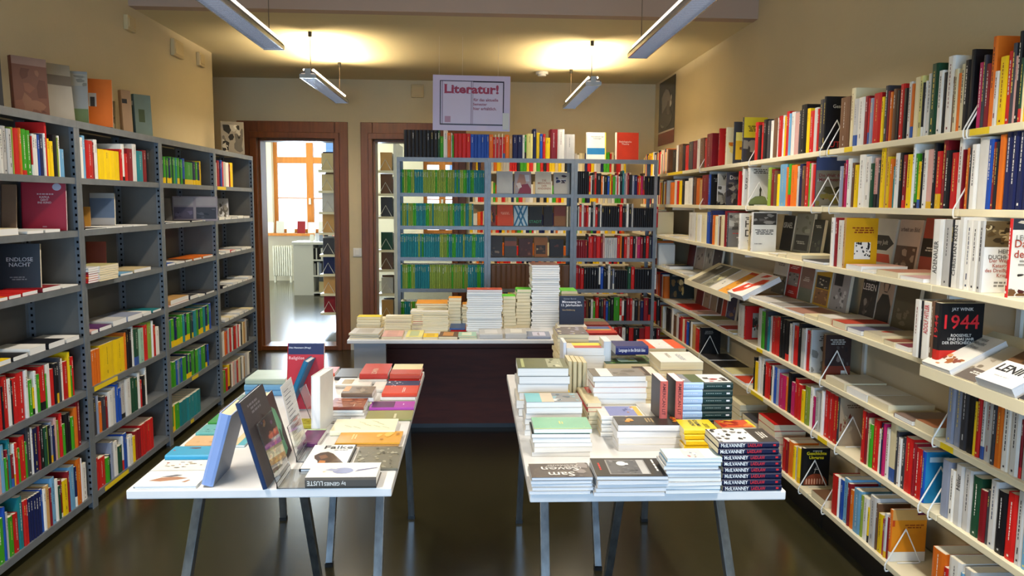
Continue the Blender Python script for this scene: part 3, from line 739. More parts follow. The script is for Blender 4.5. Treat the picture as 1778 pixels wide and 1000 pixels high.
# ---- second left unit
LR(1, 1, 139, 'w143 r146 w152 s157/21 r169 R172 w178/20 y*4:214/15.5 _215 r219/17 w224/20 r228/15 R237/18 w244/21 t254/17.5 R261 k264/19', h=(.18, .20))
LR(1, 5, 159, 'o*4:182/18 y206/19 y224/19 o227/21 k231/21.5 k236/22 w239/23 G247/21 i256/20 r263/21 a270/22 w272/22 r276/19 w283/17', h=(.19, .21))
LR(1, 6, 164, 'k170/21 K176/19 l179/20 o185/16 K191/18 R195/17 w203/19 W208/20 b213/21 b217/18 W225/21 w234/21 G240/20 G246/19 w250/21 r253/16 k258/18 w261/22', h=(.18, .20))
LR(1, 7, 170, 'r178/17 r191/15.5 g197/13.5 B200/14 l205/20 w212/19 G220/15 w222/19 b228/20 w233/16 w237/17 y242/15 R*2:251/17 r*6:273/18.5', h=(.16, .20))
# ---- third left unit
LR(2, 1, 281, 'g284 a287 B290 g293 G295 g298 B301 g304 G306 g310 t313 g317 G319 g322 b326 g340/15 B345 g348 B351 y353', h=(.155, .17))
LR(2, 5, 295, 'B299 g301 b303 g309 B313 g319 g323 t326 B330 g335 G338 B341 t346 g350 B353 g358 t361 B365 g368 b372', h=(.17, .19))
LR(2, 6, 297, 'o300 g306 g311 b314 l317 t320 b323 g329 B331 g334 B338 g343 G345 g349 t352 b355 g362 B365 b367', h=(.155, .175))
LR(2, 7, 301, 'g307 y310 g318 t*6:354', h=(.16, .17))
# ---- farthest left unit
LR(3, 1, 376, 'w382 R386 B388 b390 r393 W397 w402 R404 y409', h=(.17, .20))
LR(3, 6, 388, 'W392 w394 o397 r400 W403 r406 w408 n411 r414 W417 r419 w422 k424 c427 h430 W433 K436', h=(.18, .20))
LR(3, 7, 391, 'a394 g396 r400 y403 n406 w409 p412 W415 r418 c422 k424 w427 h430 W433 w437 K441', h=(.17, .20))

# ---- right wall
RB = ['farthest right unit', 'fourth right unit', 'third right unit', 'second right unit', 'nearest right unit']
def RR(b, lv, px0, s, **k): row('R', b, lv, px0, s, where='%s shelf of the %s' % (RSN[lv], RB[b]), **k)
def side_art(nm, **k): SIDE_ART[nm] = k
def blb(seed, box, pal, n, size=(.08, .3)): return rnd_blobs(random.Random(seed), box, pal, n, 1, 1, size)
side_art('redplain', texts=[('#2', 'e8c0a0', .5, .8, .6)])
side_art('ych', blobs=blb(1, (.1, .1, .9, .6), ['e07a1c', 'f3d879'], 5))
side_art('gysun', patches=[(.1, .1, .9, .55, 'e8b62a'), (.1, .55, .9, .75, 'f2e27a')], blobs=blb(2, (.1, .1, .9, .4), ['8a5a2a', 'e0d6b0'], 4))
side_art('ytop', patches=[(0, .55, 1, 1, 'd9c62a')], blobs=blb(3, (.02, .02, .98, .5), ['5c574e', '8b8476', '3c3933'], 12), texts=[('#4', '3a3520', .5, .75, .7)])
side_art('geschi', texts=[('Geschichte', 'd8d2c4', .6, .82, .7), ('UTB', 'c8302a', .45, .12, .5)])
side_art('antike', texts=[('Antike', 'b8b4aa', .6, .85, .5)])
side_art('wel', patches=[(0, .62, 1, .98, 'a9a59b')], blobs=blb(4, (.02, .02, .98, .6), ['6c675e', '4a463f', '8d877a'], 12), texts=[('WEL', '33302c', .5, .86, .6)])
side_art('truck', blobs=blb(5, (.02, .02, .98, .7), ['8d877a', '2b2825', '6c675e'], 14), texts=[('Das W', 'cfcac0', .5, .85, .7)])
side_art('lenzu', texts=[('LEN\nZU', 'f0ece4', .55, .84, .85)])
side_art('zerf', texts=[('DER ZERFALL\nDES WESTENS', '2c2a28', .5, .6, .86, .3)])
side_art('hugen', patches=[(0, 0, 1, .04, '4c5538')], blobs=[([(.0, .04), (.1, .16), (.3, .24), (.6, .26), (.9, .2), (1, .12), (1, .04)], hx('77824f')), ([(.48, .25), (.56, .25), (.56, .36), (.58, .42), (.52, .5), (.47, .42), (.49, .34)], hx('3c3a2c'))],
         texts=[('#3', '55504a', .5, .90, .7)])
side_art('castle', front='8a8170', patches=[(0, .72, 1, 1, '48557e')], blobs=blb(6, (.02, .02, .98, .4), ['5a5230', 'b36f2a', '39351f', '8a7a3a'], 12)+blb(66, (.05, .4, .95, .68), ['a89f9a', '958c8a'], 4), texts=[('Die Welt des\nMittelmeeres', '7c1a1a', .5, .58, .8)])
side_art('photo1', patches=[(0, .55, 1, .98, '8c8880')], blobs=blb(7, (.05, .5, .95, .95), ['4b4843', 'b3afa6', '6b6760'], 9), texts=[('#1', 'b33a36', .5, .40, .7), ('#1', 'd8d5ce', .6, .28, .6)], front='6f6c69')
side_art('hbv', texts=[('#2', '44423f', .5, .86, .62), ('HBV\nDER', '33312f', .55, .58, .7), ('#2', '88857d', .5, .22, .5)])
side_art('patt', blobs=blb(8, (.02, .02, .98, .98), ['5c4a2a', 'c8b27a', '8d7a4c'], 14))
side_art('zur', patches=[(.02, .68, .98, .98, '3c3833')], blobs=blb(9, (.04, .7, .96, .96), ['8d8984', '5d5853'], 8), texts=[('#4', '4a4642', .5, .50, .8), ('#1', '8d8984', .3, .2, .4)])
side_art('yel', front='d9a514', back='d9a514', patches=[(.30, .18, .80, .52, 'f0ece0')], blobs=blb(10, (.30, .18, .80, .52), ['1c1a1a', '2a2828'], 22, (.04, .12)), texts=[('#3', '8c3a10', .55, .76, .7)])
side_art('duch', front='efece6', patches=[(0, .64, 1, 1, '6d5a3c')], blobs=blb(11, (.02, .66, .98, .98), ['3c2e1c', 'a88f63', '5c4526', 'c9b48a'], 22, (.06, .2)),
         texts=[('HEINZ\nDUCHHARDT', '4a4540', .52, .54, .78), ('Der Weg in die\nKatastrophe\ndes Dreißigjährigen\nKrieges', 'a84a30', .5, .34, .86), ('#2', '8a8580', .52, .12, .6)])
side_art('leon', front='ece6da', patches=[(0, .86, 1, 1, '2c3340')], blobs=blb(12, (.02, .02, .98, .30), ['2a2420', '6d4a2a', 'a8662a', '8d8476', '4c1c1c'], 26, (.06, .2))+blb(13, (.05, .86, .95, .99), ['c9c0ae', '5c6a7a', 'd07a1c'], 6), texts=[('LEONHARD', '7c746a', .5, .76, .8), ('Das Buch\nder Krise', 'a8402c', .5, .62, .84), ('#2', '9c948a', .5, .44, .7)])
side_art('y44', front='121114', texts=[('JAY WINIK', 'cfcac4', .5, .90, .5), ('1944', 'd0202a', .5, .70, .8), ('ROOSEVELT\nUND DAS JAHR\nDER ENTSCHEIDUNG', 'd8d4cc', .5, .42, .84)])
side_art('rep', blobs=blb(14, (.02, .02, .98, .62), ['5c5852', '8d8982', '3c3a38'], 8), texts=[('#3', '5c5852', .5, .8, .6)])
side_art('brn', front='3a2a28', patches=[(0, .0, 1, .30, '7c3526'), (.65, .06, .85, .20, 'd8d4cc')], blobs=blb(15, (.4, .3, .95, .75), ['58504c', '2c2628', '80706a'], 7), texts=[('#3', 'c8c4bc', .5, .84, .6)])
side_art('map', front='a89478', patches=[(.88, 0, 1, 1, 'c3cbe0')], blobs=blb(16, (.05, .3, .6, .9), ['7c3a2a', 'c2ac8a', '8d7550'], 12, (.06, .18)), texts=[('#2', '6a5138', .5, .82, .5)])
side_art('blue', front='2483b4', patches=[(.12, .80, .62, .90, 'c8dce4')])
side_art('ung', front='141416', blobs=[([(.06+.44*(1-math.cos(a)), .02+.30*math.sin(a)) for a in [math.pi*k/14 for k in range(15)]], hx('8a3f26'))]+
         [([(u, .04), (u+.05, .04), (u+.05, .16), (u+.025, .20), (u, .16)], hx('d9a283')) for u in (.14, .24, .34, .44, .54, .64, .74)]+
         [([(.43, .33), (.45, .33), (.52, .5), (.5, .5)], hx('d9d2c4')), ([(.44, .43), (.58, .43), (.58, .45), (.44, .45)], hx('d9d2c4'))],
         texts=[('#1', 'cfcab8', .5, .93, .42), ('Geschichte\nUngarns', 'f0d818', .5, .80, .74, None, .03)])
side_art('oran', front='e08a1c', patches=[(0, .80, 1, 1, 'd2a05a'), (0, .68, .1, .80, 'c84a1c'), (.72, .90, .95, .94, '6a1a3a')], texts=[('#2', '9c4a10', .65, .68, .55)])
side_art('blk', front='151416', texts=[('#3', '8a8a86', .4, .82, .5)])
side_art('redw', patches=[(.3, .45, .8, .8, 'a8a49c'), (.3, .05, .8, .38, 'c8c4bc')], blobs=blb(18, (.3, .1, .8, .8), ['3c3833', '6a665c'], 9))
side_art('aden', sp_text=[('ADENAUER', '2c2a28', .42, .50, .45, 'up')])
side_art('kern', sp_text=[('CHRISTIAN KERN', '1c1a18', .55, .74, .55, 'up')])
side_art('hitl', sp_text=[('ADOLF HITLER', 'c8202a', .70, .50, .5, 'up')])
side_art('ung2', sp_text=[('Hitler', '2a2826', .72, .26, .5, 'up')])
side_art('wht', texts=[('#1', '55524c', .5, .7, .6)])

RR(0, 0, 1163, 'k1170/18 w1173 n1180 k1185 r1191 K1198/21 R1205 w1210 n1217', h=(.19, .215))
RR(1, 0, 1218, 'r1222 R1231/23 _1243#x r1245/24.5#redplain _1254 c1256/24#ych _1268 K1269/26#gysun _1283 K1285/27#ytop _1302', h=(.19, .21))
RR(2, 0, 1305, 'r1310 k1315 r1319 k1325/22 K1331/21 w1336 n1342.6 w1345 r1351 w1354 y1357 r1362/23 s1365 w1371.5/22 p1380/21 K1383 k1392/24 y1397 r1404/20 W1411/21 r1414 K1421/24 k1424/25#geschi _1436', h=(.195, .22))
RR(3, 0, 1450, 'n1466/22 c1473/25 W1481/20 w1492/20 R1498/20 r1501 l1507 r1520/20 y1525/18 K1531/22 R1535 o1540 n1545 k1551/19 r1559/21 k1565 w1571/21 o1575/20 c1585/22 q1591/22 k1594 w1598 w1604/22 G1615/25 w1624/22 k1629/21 w1641/26 n1644 c1650/21 o1655 c1661/22 k1669/23 k1675/26#antike', h=(.185, .20))
RR(4, 0, 1684, 'm1692/21 K1697/23 R1704/20 o1712/28 w1719/17 y1733/21 r1742/22 K1748/24 p1752/20 k1757/27 G1762/19 c1766/20 y1772/22 h1790/23 y1805 r1822 w1838 k1850 n1865', h=(.20, .25))
RR(0, 1, 1159, 'o1166/18 w1171 r1174 y1179 k1184/20 w1190/18 w1197/20', h=(.185, .205))
RR(1, 1, 1198, 'k1200/21 n1204 o1210 h1214/18 R1224/21 b1228/21#blk _1240 W1241/21#wel _1255 K1256/21#truck _1276 r1277/21#lenzu _1283 w1286/22#zerf _1292 w1295/22.5#hugen', h=(.185, .205))
RR(2, 1, 1327, 'a1332/21 R1337/20 n1342/19 y1346/17 s1358/22 o1362 g1366 o1376/21 W1379 B1384 n1389 r1396/22 g1399 p1402 r1407 B1408/24#castle _1446', h=(.195, .22))
RR(3, 1, 1449, 'l1455/18 R1458 m1462 w1469/21 n1474/19 y1481/18 w1492/22 w1501/21 G1507/18 p1514/20 K1518 y1526/25 h1529/24 y1535/20 o1540/19 t1543/16 w1550/21 k1556/21 R1564/20 y1573/20 w1577/24 g1583/20 y1588/17 k1590/20 w1597/21 p1608/21 k1613/23 r1622/20 R1629/25 k1637/20 r1649/19 w1658/24 R1660', h=(.19, .21))
RR(4, 1, 1664, 'o1669/20 K1673/20 w1684/21 w1701/23 b1709/22 R1714/21 k1719/21 o1729/23 B*4:1774/25 r1780 w1792 k1800 y1812 r1826 B1840 w1856', h=(.20, .23))
RR(1, 2, 1191, 'w1201/20 _1203 c1205/20 w1212 c1221/19 b1227/21 B1231/22 o1235 c1240 W1243 n1246 c1252 R1256/22 K1258/21#photo1 _1276 w1279/21#hbv _1293 e1294/20#patt _1298 w1301/22#zur _1330', h=(.185, .20))
RR(3, 2, 1434, 'w1440/21 R1445/21 w1455/20 h1458/21#yel _1520', h=(.20, .21))
RR(4, 2, 1607, 'w1623/22#aden W1638/22 k1641 w1651/22#kern w1661/23 w1673/22 w1685/22 W1694/22#duch _1735 r1740/23#leon _1790', h=(.21, .23), d=(.14, .15))
RR(4, 3, 1590, 'w1601/20 k1604/20 w1619/20#hitl n1624 k1636/20.5#y44 _1720', h=(.20, .21), d=(.14, .15), inset=-.02)
RR(1, 4, 1275, 'w1286/20 r1289/20#redw _1303', h=(.2, .2))
RR(2, 4, 1309, 'W1316/22 g1322/21 K1326/22 t1330/19 W1333/20 r1341/20 r1347/21 k1352/22 k1357/21 k1363/21 w1368/20 W1371/21 r1378/20 k1384/22 W1390/20 w1392 r1399/20 W1402/21#rep _1420 n1424/21#brn _1460', h=(.20, .215))
RR(2, 5, 1302, 'k1304/19 y1310/17 w1314/21 w1319/21 k1322/18 r1327/20 r1331/19 k1334 w1337/20 b1342/20 l1346/20 m1357/18 o1360/18 k1366/21 m1373/17 r1378/20 r1384/18 y1390/16 a1398/19 w1404/20 m1407/16 W1414/19 _1417', h=(.18, .20))
RR(3, 5, 1418, 'w1422/21 r1430/22 r1438/22 r1446/22 K1449/22#map _1490', h=(.21, .22))
RR(3, 5, 1487, 'r1493/22 R1497/22 c1500/20 g1506/18 r1515/21 w1519/18 B1523/21 m1527 w1533/20 c1545/23 K1549/21 w1555/19 K1561/20 r1574/21 R1579/20 r1586/19 r1590/19 b1596/19#blue _1615', h=(.20, .22))
RR(4, 5, 1622, 'l1637/20 w1646/18 W1659/21#ung2 W1673/21 G1688/20 R1699/17 K1704/18 W1717/22 k1733/20 r1749/21 W1761/23 s1772/17 l1788/21 k1800 W1815', h=(.20, .23), d=(.15, .17))
RR(4, 4, 1632, 'l1645/23 l1656/22 K1668/22 k1680/22 y1684/18 r1690/21 w1697/19 W1709/22 K1716 o1727/20 w1741/22 w1757/22 R1761/18 W1775/22 r1780 W1800 l1815', h=(.20, .23), d=(.15, .17))
RR(2, 6, 1352, 'r1358/17 R1362/17 o1370/18 y1374/17 W1377 y1382/18 k1386/19#ung _1440', h=(.17, .19))
RR(3, 6, 1437, 'r1447/18 w1449 b1455/18 s1463/20 R1467/19 o1473/17 s1485/19 a1489/18 w1497/18 y1500/15 W1511/21 n1514 y1522/16 m1526/15 W1530/18 R1533/17 o1537/21#oran _1600', h=(.18, .20))
RR(4, 6, 1606, 'o1627/19 r1634/15 w1655/20 s1660 W1675/20 k1686/17 W1700/18 c1715/17 K1730 r1745 w1760', h=(.17, .20), d=(.15, .17))
RR(0, 5, 1152, 'k1158/20 K1162/20 w1165/22 n1170 W1174/20 R1177 r1181 c1184 r1187 b1191 K1195 w1197 h1203/18 r1209/17 k1213/19#blk _1235', h=(.17, .20))
# ---- on the grey rack at the back
def BR(b, lv, px0, s, **k):
    z = BZ[lv]+(.0155 if lv else .020)
    row('B', b, lv, px0, s, X=BY, z=z, where='%s shelf, back rack %s bay' % (['top', 'second', 'third', 'fourth', 'fifth', 'sixth', 'low'][lv], ['left', 'middle', 'right'][b]), **k)
BR(0, 0, 701, 'k*9:760/22 G764/22 g770/17 w777/22 o783/20 w785/20 g788/18 r*4:817/19.5 b*4:841/19 ', h=(.19, .21), inset=.01)
BR(1, 0, 841, 'b*2:849/19 o856/19 r860/17 w861 r866/17 w867 r872/17 w873 r877/17 o884/19 h890/18 B898/19 B907/19 w911/19 g914/19 q925/20 B931/24 y937/21 b942/20 r947/20 y955/17 R968/24 w980/24 W998/20', h=(.18, .20), inset=.01)
for lv, sq, hh in ((1, 'tgaaggaatttttaaaaaaagaaaaagaaaatgtaaggttggtttttt', .19), (2, 'taaataaaggttttttggaataaaaaaaaagaagttttggattaat', .185), (3, 'ttttttttttatgtttttttttaaaagttggttttattttggttttt', .19), (4, 'taaaggaattttttttaaaaaaaaaaaagaaaaagaatttttggtt', .20), (5, 'ggtttagaattttaaggtttaaattgg', .16)):
    s = ''; x0, x1 = 695, (822 if lv == 2 else 841 if lv != 5 else 790)
    for i, ch in enumerate(sq): s += '%s%.1f/%.1f ' % (ch, x0+(x1-x0)*(i+1)/len(sq), hh*100)
    BR(0, lv, x0, s, h=(hh, hh+.004), d=(.14, .15))
BR(2, 1, 1000, 'k*6:1023/19 r1026 w1028 k1031/18 n1033 r1036 k1044 o1047 w1049 k1055 b1059 y1062 r1064 g1069/15 W1072 r1074 w1077 k1081 t1084/20 l1087 p1090 R1093 k1098 l1102 B1107 r1110 o1113/16 m1117 n1120 k*6:1146/15.5', h=(.15, .19))
BR(2, 2, 1000, 'k1004 w1006 r1010 w1014 R1018 r1022 w1026 k1030 W1034/21 r1038 K1042 w1045 k*8:1076/17 r1081/19 k1085 K1088 w1092 k1097 W1100 k*10:1136/16 w1139/20 r1143', h=(.16, .20))
BR(2, 3, 1000, 'R*5:1020/15 k1022 r1030/18 R1036/19 r1043/18 R1047 p1050 W*6:1072/17 r1077/19 o1080 k1084 r1089 p1094 r1099 k1104 p1107 m1112 R1117 k1122 r1127 K1132 B1137 W1141/20', h=(.17, .20))
BR(2, 4, 1000, 'r1004 R1008 r1014 k*6:1040/18 w1043 b1048/19 k1053 k1056 w1060/20 K1064 l1067 k*6:1090/16 G1096/19 r1102/19 k*8:1136/17 w1140', h=(.16, .20))
BR(2, 5, 1008, 'k1014 R1018 n1022 k1026 w1030 g1034 r1040 k1044 K1048 R1052 b1056 G1060 k1066 g1076/20 r1080 w1084 k1088 R1094 r1098 W1102 k1108 n1112 B1118 R1126 k1130 r1140 k1146', h=(.16, .20))
BR(2, 6, 1020, 'k1030 R1036 t1040 R1050 r1056 k1062 w1066 r1072 R1080 w1086 k1092 r1100 k1110 R1120 r1130 k1140 R1146', h=(.19, .21))
BR(1, 4, 850, 'k852/20 n*3:879/20 n*3:905/20 n*4:935/20 n*3:962/20 n*2:990/20', h=(.20, .20))

# ------------------------------------------------------------ build: the 300 that show largest one by one, all others joined
ROWBOOKS = [b for b in ROWBOOKS if -25 < b['mid'] < 1800 or b['art']]
def thick(b): return 'thick' if b['t'] > .034 else 'slim' if b['t'] < .015 else ''
def tall(b): return 'tall' if b['h'] > .225 else 'short' if b['h'] < .165 else ''
for b in ROWBOOKS:
    rng = random.Random(b['seed']); c = PAL[b['c']]; f = .86+.26*rng.random(); c = tuple(min(1, v*f) for v in c)
    ct = contrast(c, rng); spp = []
    if b['t'] > .006 and rng.random() < (.9 if b['n'] == 1 or b['c'] == 'B' else .35):
        v = rng.uniform(.86, .92); hw = min(rng.choice([.18, .26]), .004/b['t']); lo = rng.uniform(.3, .5)
        while v > lo:
            ln = rng.uniform(.02, .06); spp.append((.5-hw, v-ln, .5+hw*rng.uniform(.3, 1), v, ct)); v -= ln+rng.uniform(.006, .02)
        if rng.random() < .5: spp.append((.5-hw*1.5, .05, .5+hw*1.5, .08, ct))
        if rng.random() < .3 and b['n'] == 1: spp.append((.5-hw, .15, .5+hw, .24, ct))
    bands = []
    if rng.random() < (.14 if b['t'] < .02 else .04) and b['n'] == 1 and not (b['side'] == 'B' and b['bay'] == 0): bands = [(rng.uniform(.1, .3), hx(rng.choice(['e9e4d8', '1c1c20', 'c8281f', 'e0b020', '3a5aa0']))), (1.0, None)][:1]
    if b['c'] in 'g' and b['side'] == 'L' and b['bay'] == 2 and rng.random() < .5: bands = [(.22, PAL['y'])]
    if b['c'] in 'B' and b['side'] == 'L' and b['bay'] == 2: bands = [(.20, PAL['y'])]
    art = dict(SIDE_ART.get(b['art'], {})) if b['art'] else {}
    adj = ' '.join(x for x in (tall(b), thick(b)) if x)
    lab = '%s %s book, %s from left on %s' % (adj, NAME[b['c']], ORD[b['k']], b['where'])
    hard = rng.random() < .25
    front = art.pop('front', None); back = art.pop('back', None)
    kw = dict(art)
    if b['art'] == 'y44': kw['sp_text'] = [('1944', 'd0202a', .62, .36, .5, 'up')]
    elif 'sp_text' not in kw: kw['sp_patches'] = spp
    make_book(b['M'], b['t'], b['d'], b['h'], c, front, back, lab.strip(), group='books standing on the '+b['where'], hard=hard, bands=bands, in_row=True, gap=b['gap'], **kw)

# ============================================================ BOOKS LYING FLAT, PILES, BOOKS FACING OUT
def axes(a, roll=0):
    a = math.radians(a); ez = Vector((math.cos(a), math.sin(a), 0)); ex = Vector((0, 0, 1)); return ex, ez.cross(ex), ez
def flat(xa, xb, ya, yb, z, t, a, spine, label, jit=0, seed=0, group=None, **k):
    """book lying in the rectangle, cover up; a: 0/90/180/270 direction of the head of the book"""
    rng = random.Random(seed*7919+int(xa*1000)+int(z*5000))
    if a in (0, 180): h, d = xb-xa, yb-ya
    else: h, d = yb-ya, xb-xa
    cx, cy = (xa+xb)/2, (ya+yb)/2
    ang = a+(rng.uniform(-jit, jit) if jit else 0)
    ex, ey, ez = axes(ang)
    o = Vector((cx, cy, z))-ey*d/2-ez*h/2
    return make_book(frame(o, ex, ey, ez), t-.0007, d, h, spine, label=label, group=group, lying=True, **k)
BLUEP = hx('e4e4e6'); CRP = hx('e6d8b4'); WHP = hx('ecebe8')
def pile(px0, px1, ytop, ybase, yfar, zs, n, a, where, cols='w', page=None, jit=1.2, top=None, seed=1, ordn=True, hard=False, Yf=None, hgt=None, grp=None, sp_text=None, topz=None, sp_p=(), bnd=()):
    pc = (px0+px1)/2
    if Yf is None: Yf = on(pc, ybase, 2, zs).y
    ztop = on(pc, ytop, 1, Yf).z if topz is None else topz
    x0, x1 = on(px0, ytop, 1, Yf).x, on(px1, ytop, 1, Yf).x
    yb = on(pc, yfar, 2, ztop).y if yfar else Yf+.14
    yb = min(max(yb, Yf+.08), Yf+.25)
    t = max((ztop-zs)/n, .004)
    rng = random.Random(seed*31+int(px0)); out = []
    for i in range(n):
        last = i == n-1
        dx = rng.uniform(-.005, .005)*(jit > 0); dy = rng.uniform(-.003, .005)*(jit > 0)
        c = cols[i % len(cols)] if not last else cols[-1]
        k = dict(top or {}) if last else {}
        sp = k.pop('spine', c); hd = k.pop('hard', hard)
        desc = k.pop('desc', None)
        kk = n-1-i
        if desc and last: lab = desc
        else: lab = '%s paperback, %s in the %s' % (NAME.get(c, 'pale') if len(cols) > 1 else 'pale', 'bottom' if i == 0 and n > 1 else 'topmost' if last else ORD[kk+1]+' from top', where)
        out.append(flat(x0+dx, x1+dx, Yf+dy, yb+dy, zs+i*t+.0003*0, t, a, sp, lab, jit, seed+i, grp or ('books in the '+where if n > 1 else None), page=page, hard=hd, sp_text=sp_text, sp_patches=sp_p, bands=bnd, covered=not last, **k))
    return out
def T(desc, spine='w', **k): return dict(desc=desc, spine=spine, **k)
zt = TZ+.0006; zd = DZ+.0006

# ---------------- right table: front row
pile(922, 1030, 828, 858, 803, zt, 5, 270, 'pile at right table\'s left front corner', 'WWWWW', BLUEP, seed=3,
     top=T('grey paperback with upside-down white title, front left corner of right table', '57504e', blobs=blb(31, (.02, .02, .5, .98), ['6a6260', '464040', '8a8280'], 9), patches=[(.0, .0, 1, .06, 'd8d4d0')],
           texts=[('Sam\nSavon', 'e6e2de', .5, .62, .62), ('Das traurige\nAbenteuer', 'c9c4c0', .45, .3, .6)]))
pile(1035, 1158, 826, 862, 794, zt, 5, 0, 'low front pile topped by black cover', 'WWWWW', BLUEP, seed=4,
     top=T('black paperback with grey picture and white shape, front of right table', '17161a', patches=[(.12, .2, .9, .78, '8c8c8c'), (.14, .22, .88, .76, '55565a'), (.14, .66, .88, .76, 'b4b4b4')],
           blobs=blb(32, (.16, .24, .86, .64), ['77797c', '44464a', '66686c'], 22, (.03, .10))+[([(.35+.12*math.cos(q), .42+.07*math.sin(q)) for q in [math.pi*2*j/14 for j in range(14)]], hx('f2f2ee')), ([(.35, .46), (.42, .48), (.42, .52), (.33, .52), (.32, .48)], hx('f2f2ee'))],
           texts=[('#1', 'd02a20', .5, .09, .5), ('#1', 'f0f0ec', .5, .90, .8)]))
pile(1157, 1252, 795, 857, 777, zt, 9, 0, 'front pile with the comic cover', 'WsWWWlWsW', WHP, seed=5,
     top=T('pale turquoise comic paperback topping a front pile on the right table', 'c3dfe2', patches=[(.08, .06, .92, .30, 'e8f2f2'), (.08, .34, .92, .70, 'e6d2c8'), (.08, .74, .92, .95, 'dceaea')], blobs=blb(33, (.1, .36, .9, .68), ['b8707c', '8a9aa8', 'f0e4d8', '6a6a70'], 14, (.05, .16))))
# the McIlvanney pile: dark blue spines to the front
y0 = on(1300, 853, 2, zt).y
ntb = 8
for i in range(ntb):
    yt = 853-(i+1)*(853-767.5)/ntb; yb_ = 853-i*(853-767.5)/ntb
    dx = [0, -.003, .0, .001, -.001, -.002, -.014, -.012][i]
    xa, xb = on(1255, yb_, 1, y0).x+dx, on(1357, yb_, 1, y0).x+dx*.6
    za, zb = on(1305, yb_, 1, y0).z, on(1305, yt, 1, y0).z
    if i == 0: za = zt
    k = {}
    lab = 'dark blue paperback, %s, in the pile with white and red spine lettering' % (['bottom', 'second from bottom', 'third from bottom', 'fourth from bottom', 'fourth from top', 'third from top', 'second from top', 'topmost'][i])
    if i == 7: k = dict(front='4a4440', patches=[(0, 0, 1, .30, '3a3430'), (.02, .34, .98, .98, 'e4e2de')], blobs=blb(34, (.03, .36, .97, .97), ['2a2826', '4a4846', '8a8886'], 20, (.03, .12)), texts=[('#3', 'd8d4cc', .5, .15, .5)])
    flat(xa, xb, y0, y0+.135, za, zb-za, 180, '141a3c', lab, .5, i, 'dark blue paperbacks with white and red lettering', page=CRP,
         sp_text=[('McILVANNEY', 'f4f4f2', .765, .40, .62, 'down'), ('LAIDLAW', 'd0242c', .40, .24, .56, 'down')], sp_patches=[(.25, .055, .8, .10, 'd0242c')], **k)
# ---------------- right table: second row
pile(926, 1027, 745, 800, 724, zt, 6, 0, 'pile topped by the mint green cover', 'WwWwki', WHP, seed=6, Yf=2.47,
     top=T('mint green book with gold lettering on a left-hand pile, right table', '86c0a2', hard=False, patches=[(0, 0, .03, 1, 'e8e08a'), (.97, 0, 1, 1, 'e8e08a')], texts=[('#2', 'e8e490', .5, .5, .3)],
           blobs=[([(u-.008, v), (u, v+.006), (u+.008, v), (u, v-.006)], hx('e0eac0')) for u in (.15, .5, .85) for v in (.12, .3, .7, .88)]))
pile(1074, 1188, 738, 792, 722, zt, 4, 0, 'pile topped by black and orange cover', 'wwww', BLUEP, seed=7, Yf=2.52,
     top=T('black book with orange flame pictures, middle of the right table', '38332f', blobs=blb(35, (.1, .05, .7, .28), ['e0902a', 'd8b070', '7a3a1a'], 6)+blb(36, (.1, .78, .7, .95), ['e0902a', 'c8541a'], 5), texts=[('#3', 'b8a074', .5, .52, .5)]))
pile(1045, 1156, 722, 792, 704, zt, 5, 180, 'white-spined pile behind black and orange cover', 'wwwww', CRP, seed=8, Yf=2.68,
     top=T('white book with blue and yellow landscape panel, centre of the right table', 'e8e6e2', patches=[(.05, .42, .95, .86, '8a8ec0'), (.05, .34, .95, .42, 'e0b840')], blobs=blb(37, (.3, .42, .9, .6), ['d08a2a', 'c8c4e0', '5a5e94'], 6), texts=[('#2', '8a8884', .5, .14, .6)]))
pile(1191, 1250, 745, 800, 728, zt, 5, 180, 'yellow pile behind the dark blue paperbacks', 'yyyyy', CRP, seed=9, Yf=2.46, jit=.6,
     top=T('yellow paperback with dark lettering, behind the dark blue pile on right table', 'ecd32a', texts=[('INDIAN\nAMERICA', '3a3418', .6, .55, .7), ('#3', '6a5e20', .35, .25, .5)]))
pile(1252, 1312, 741, 790, 728, zt, 5, 0, 'orange red pile beside the yellow one', 'wywyo', CRP, seed=10, Yf=2.50,
     top=T('orange red paperback with yellow edge beside the yellow pile', 'cf4f26', blobs=blb(38, (.05, .05, .95, .95), ['e07a2a', 'a82a1a', 'e8b03a'], 12), patches=[(0, .9, 1, 1, 'e8d02a')]))
# white and dark green pile with spines to the front
y1 = 2.62
for i in range(6):
    zlo = on(1220, 727, 1, y1).z; zhi = on(1220, 664, 1, y1).z; t = (zhi-zlo)/5
    za = zlo+(i-1)*t; xa, xb = on(1173+(0, 1, -1, 1, 0, 2)[i], 690, 1, y1).x, on(1272, 690, 1, y1).x
    k = {}
    if i == 5: k = dict(front='dfe3e8', patches=[(.0, .02, 1, .5, 'e8e8ea'), (.0, .5, 1, .74, '5c6a44'), (.0, .74, 1, 1, '8d93a0')], blobs=blb(39, (.1, .05, .6, .45), ['6a5450', 'a83a3a', '4a4440'], 7)+[([(.35+.1*math.cos(q), .87+.07*math.sin(q)) for q in [math.pi*2*j/12 for j in range(12)]], hx('eceef2'))])
    flat(xa, xb, y1, y1+.13, za, t, 180, 'a9c6ea', '%s, in the pile with pale blue and dark green spines' % ['lowest visible book', 'second book from bottom', 'third book from bottom', 'third book from top', 'second book from top', 'topmost book'][i], .4, i,
         'books with pale blue and dark green spines', page=CRP, bands=[(.53, '173536')], sp_patches=[(.3, .05, .7, .11, 'dfe4e8')]+[(.42, v_, .58, v_+.018, 'dfe8f2') for v_ in (.62, .65, .68, .72, .76, .79, .82, .86)]+[(.42, v_, .58, v_+.018, '9ab0ae') for v_ in (.20, .23, .26, .29, .33, .36, .39, .42, .45)], **k)
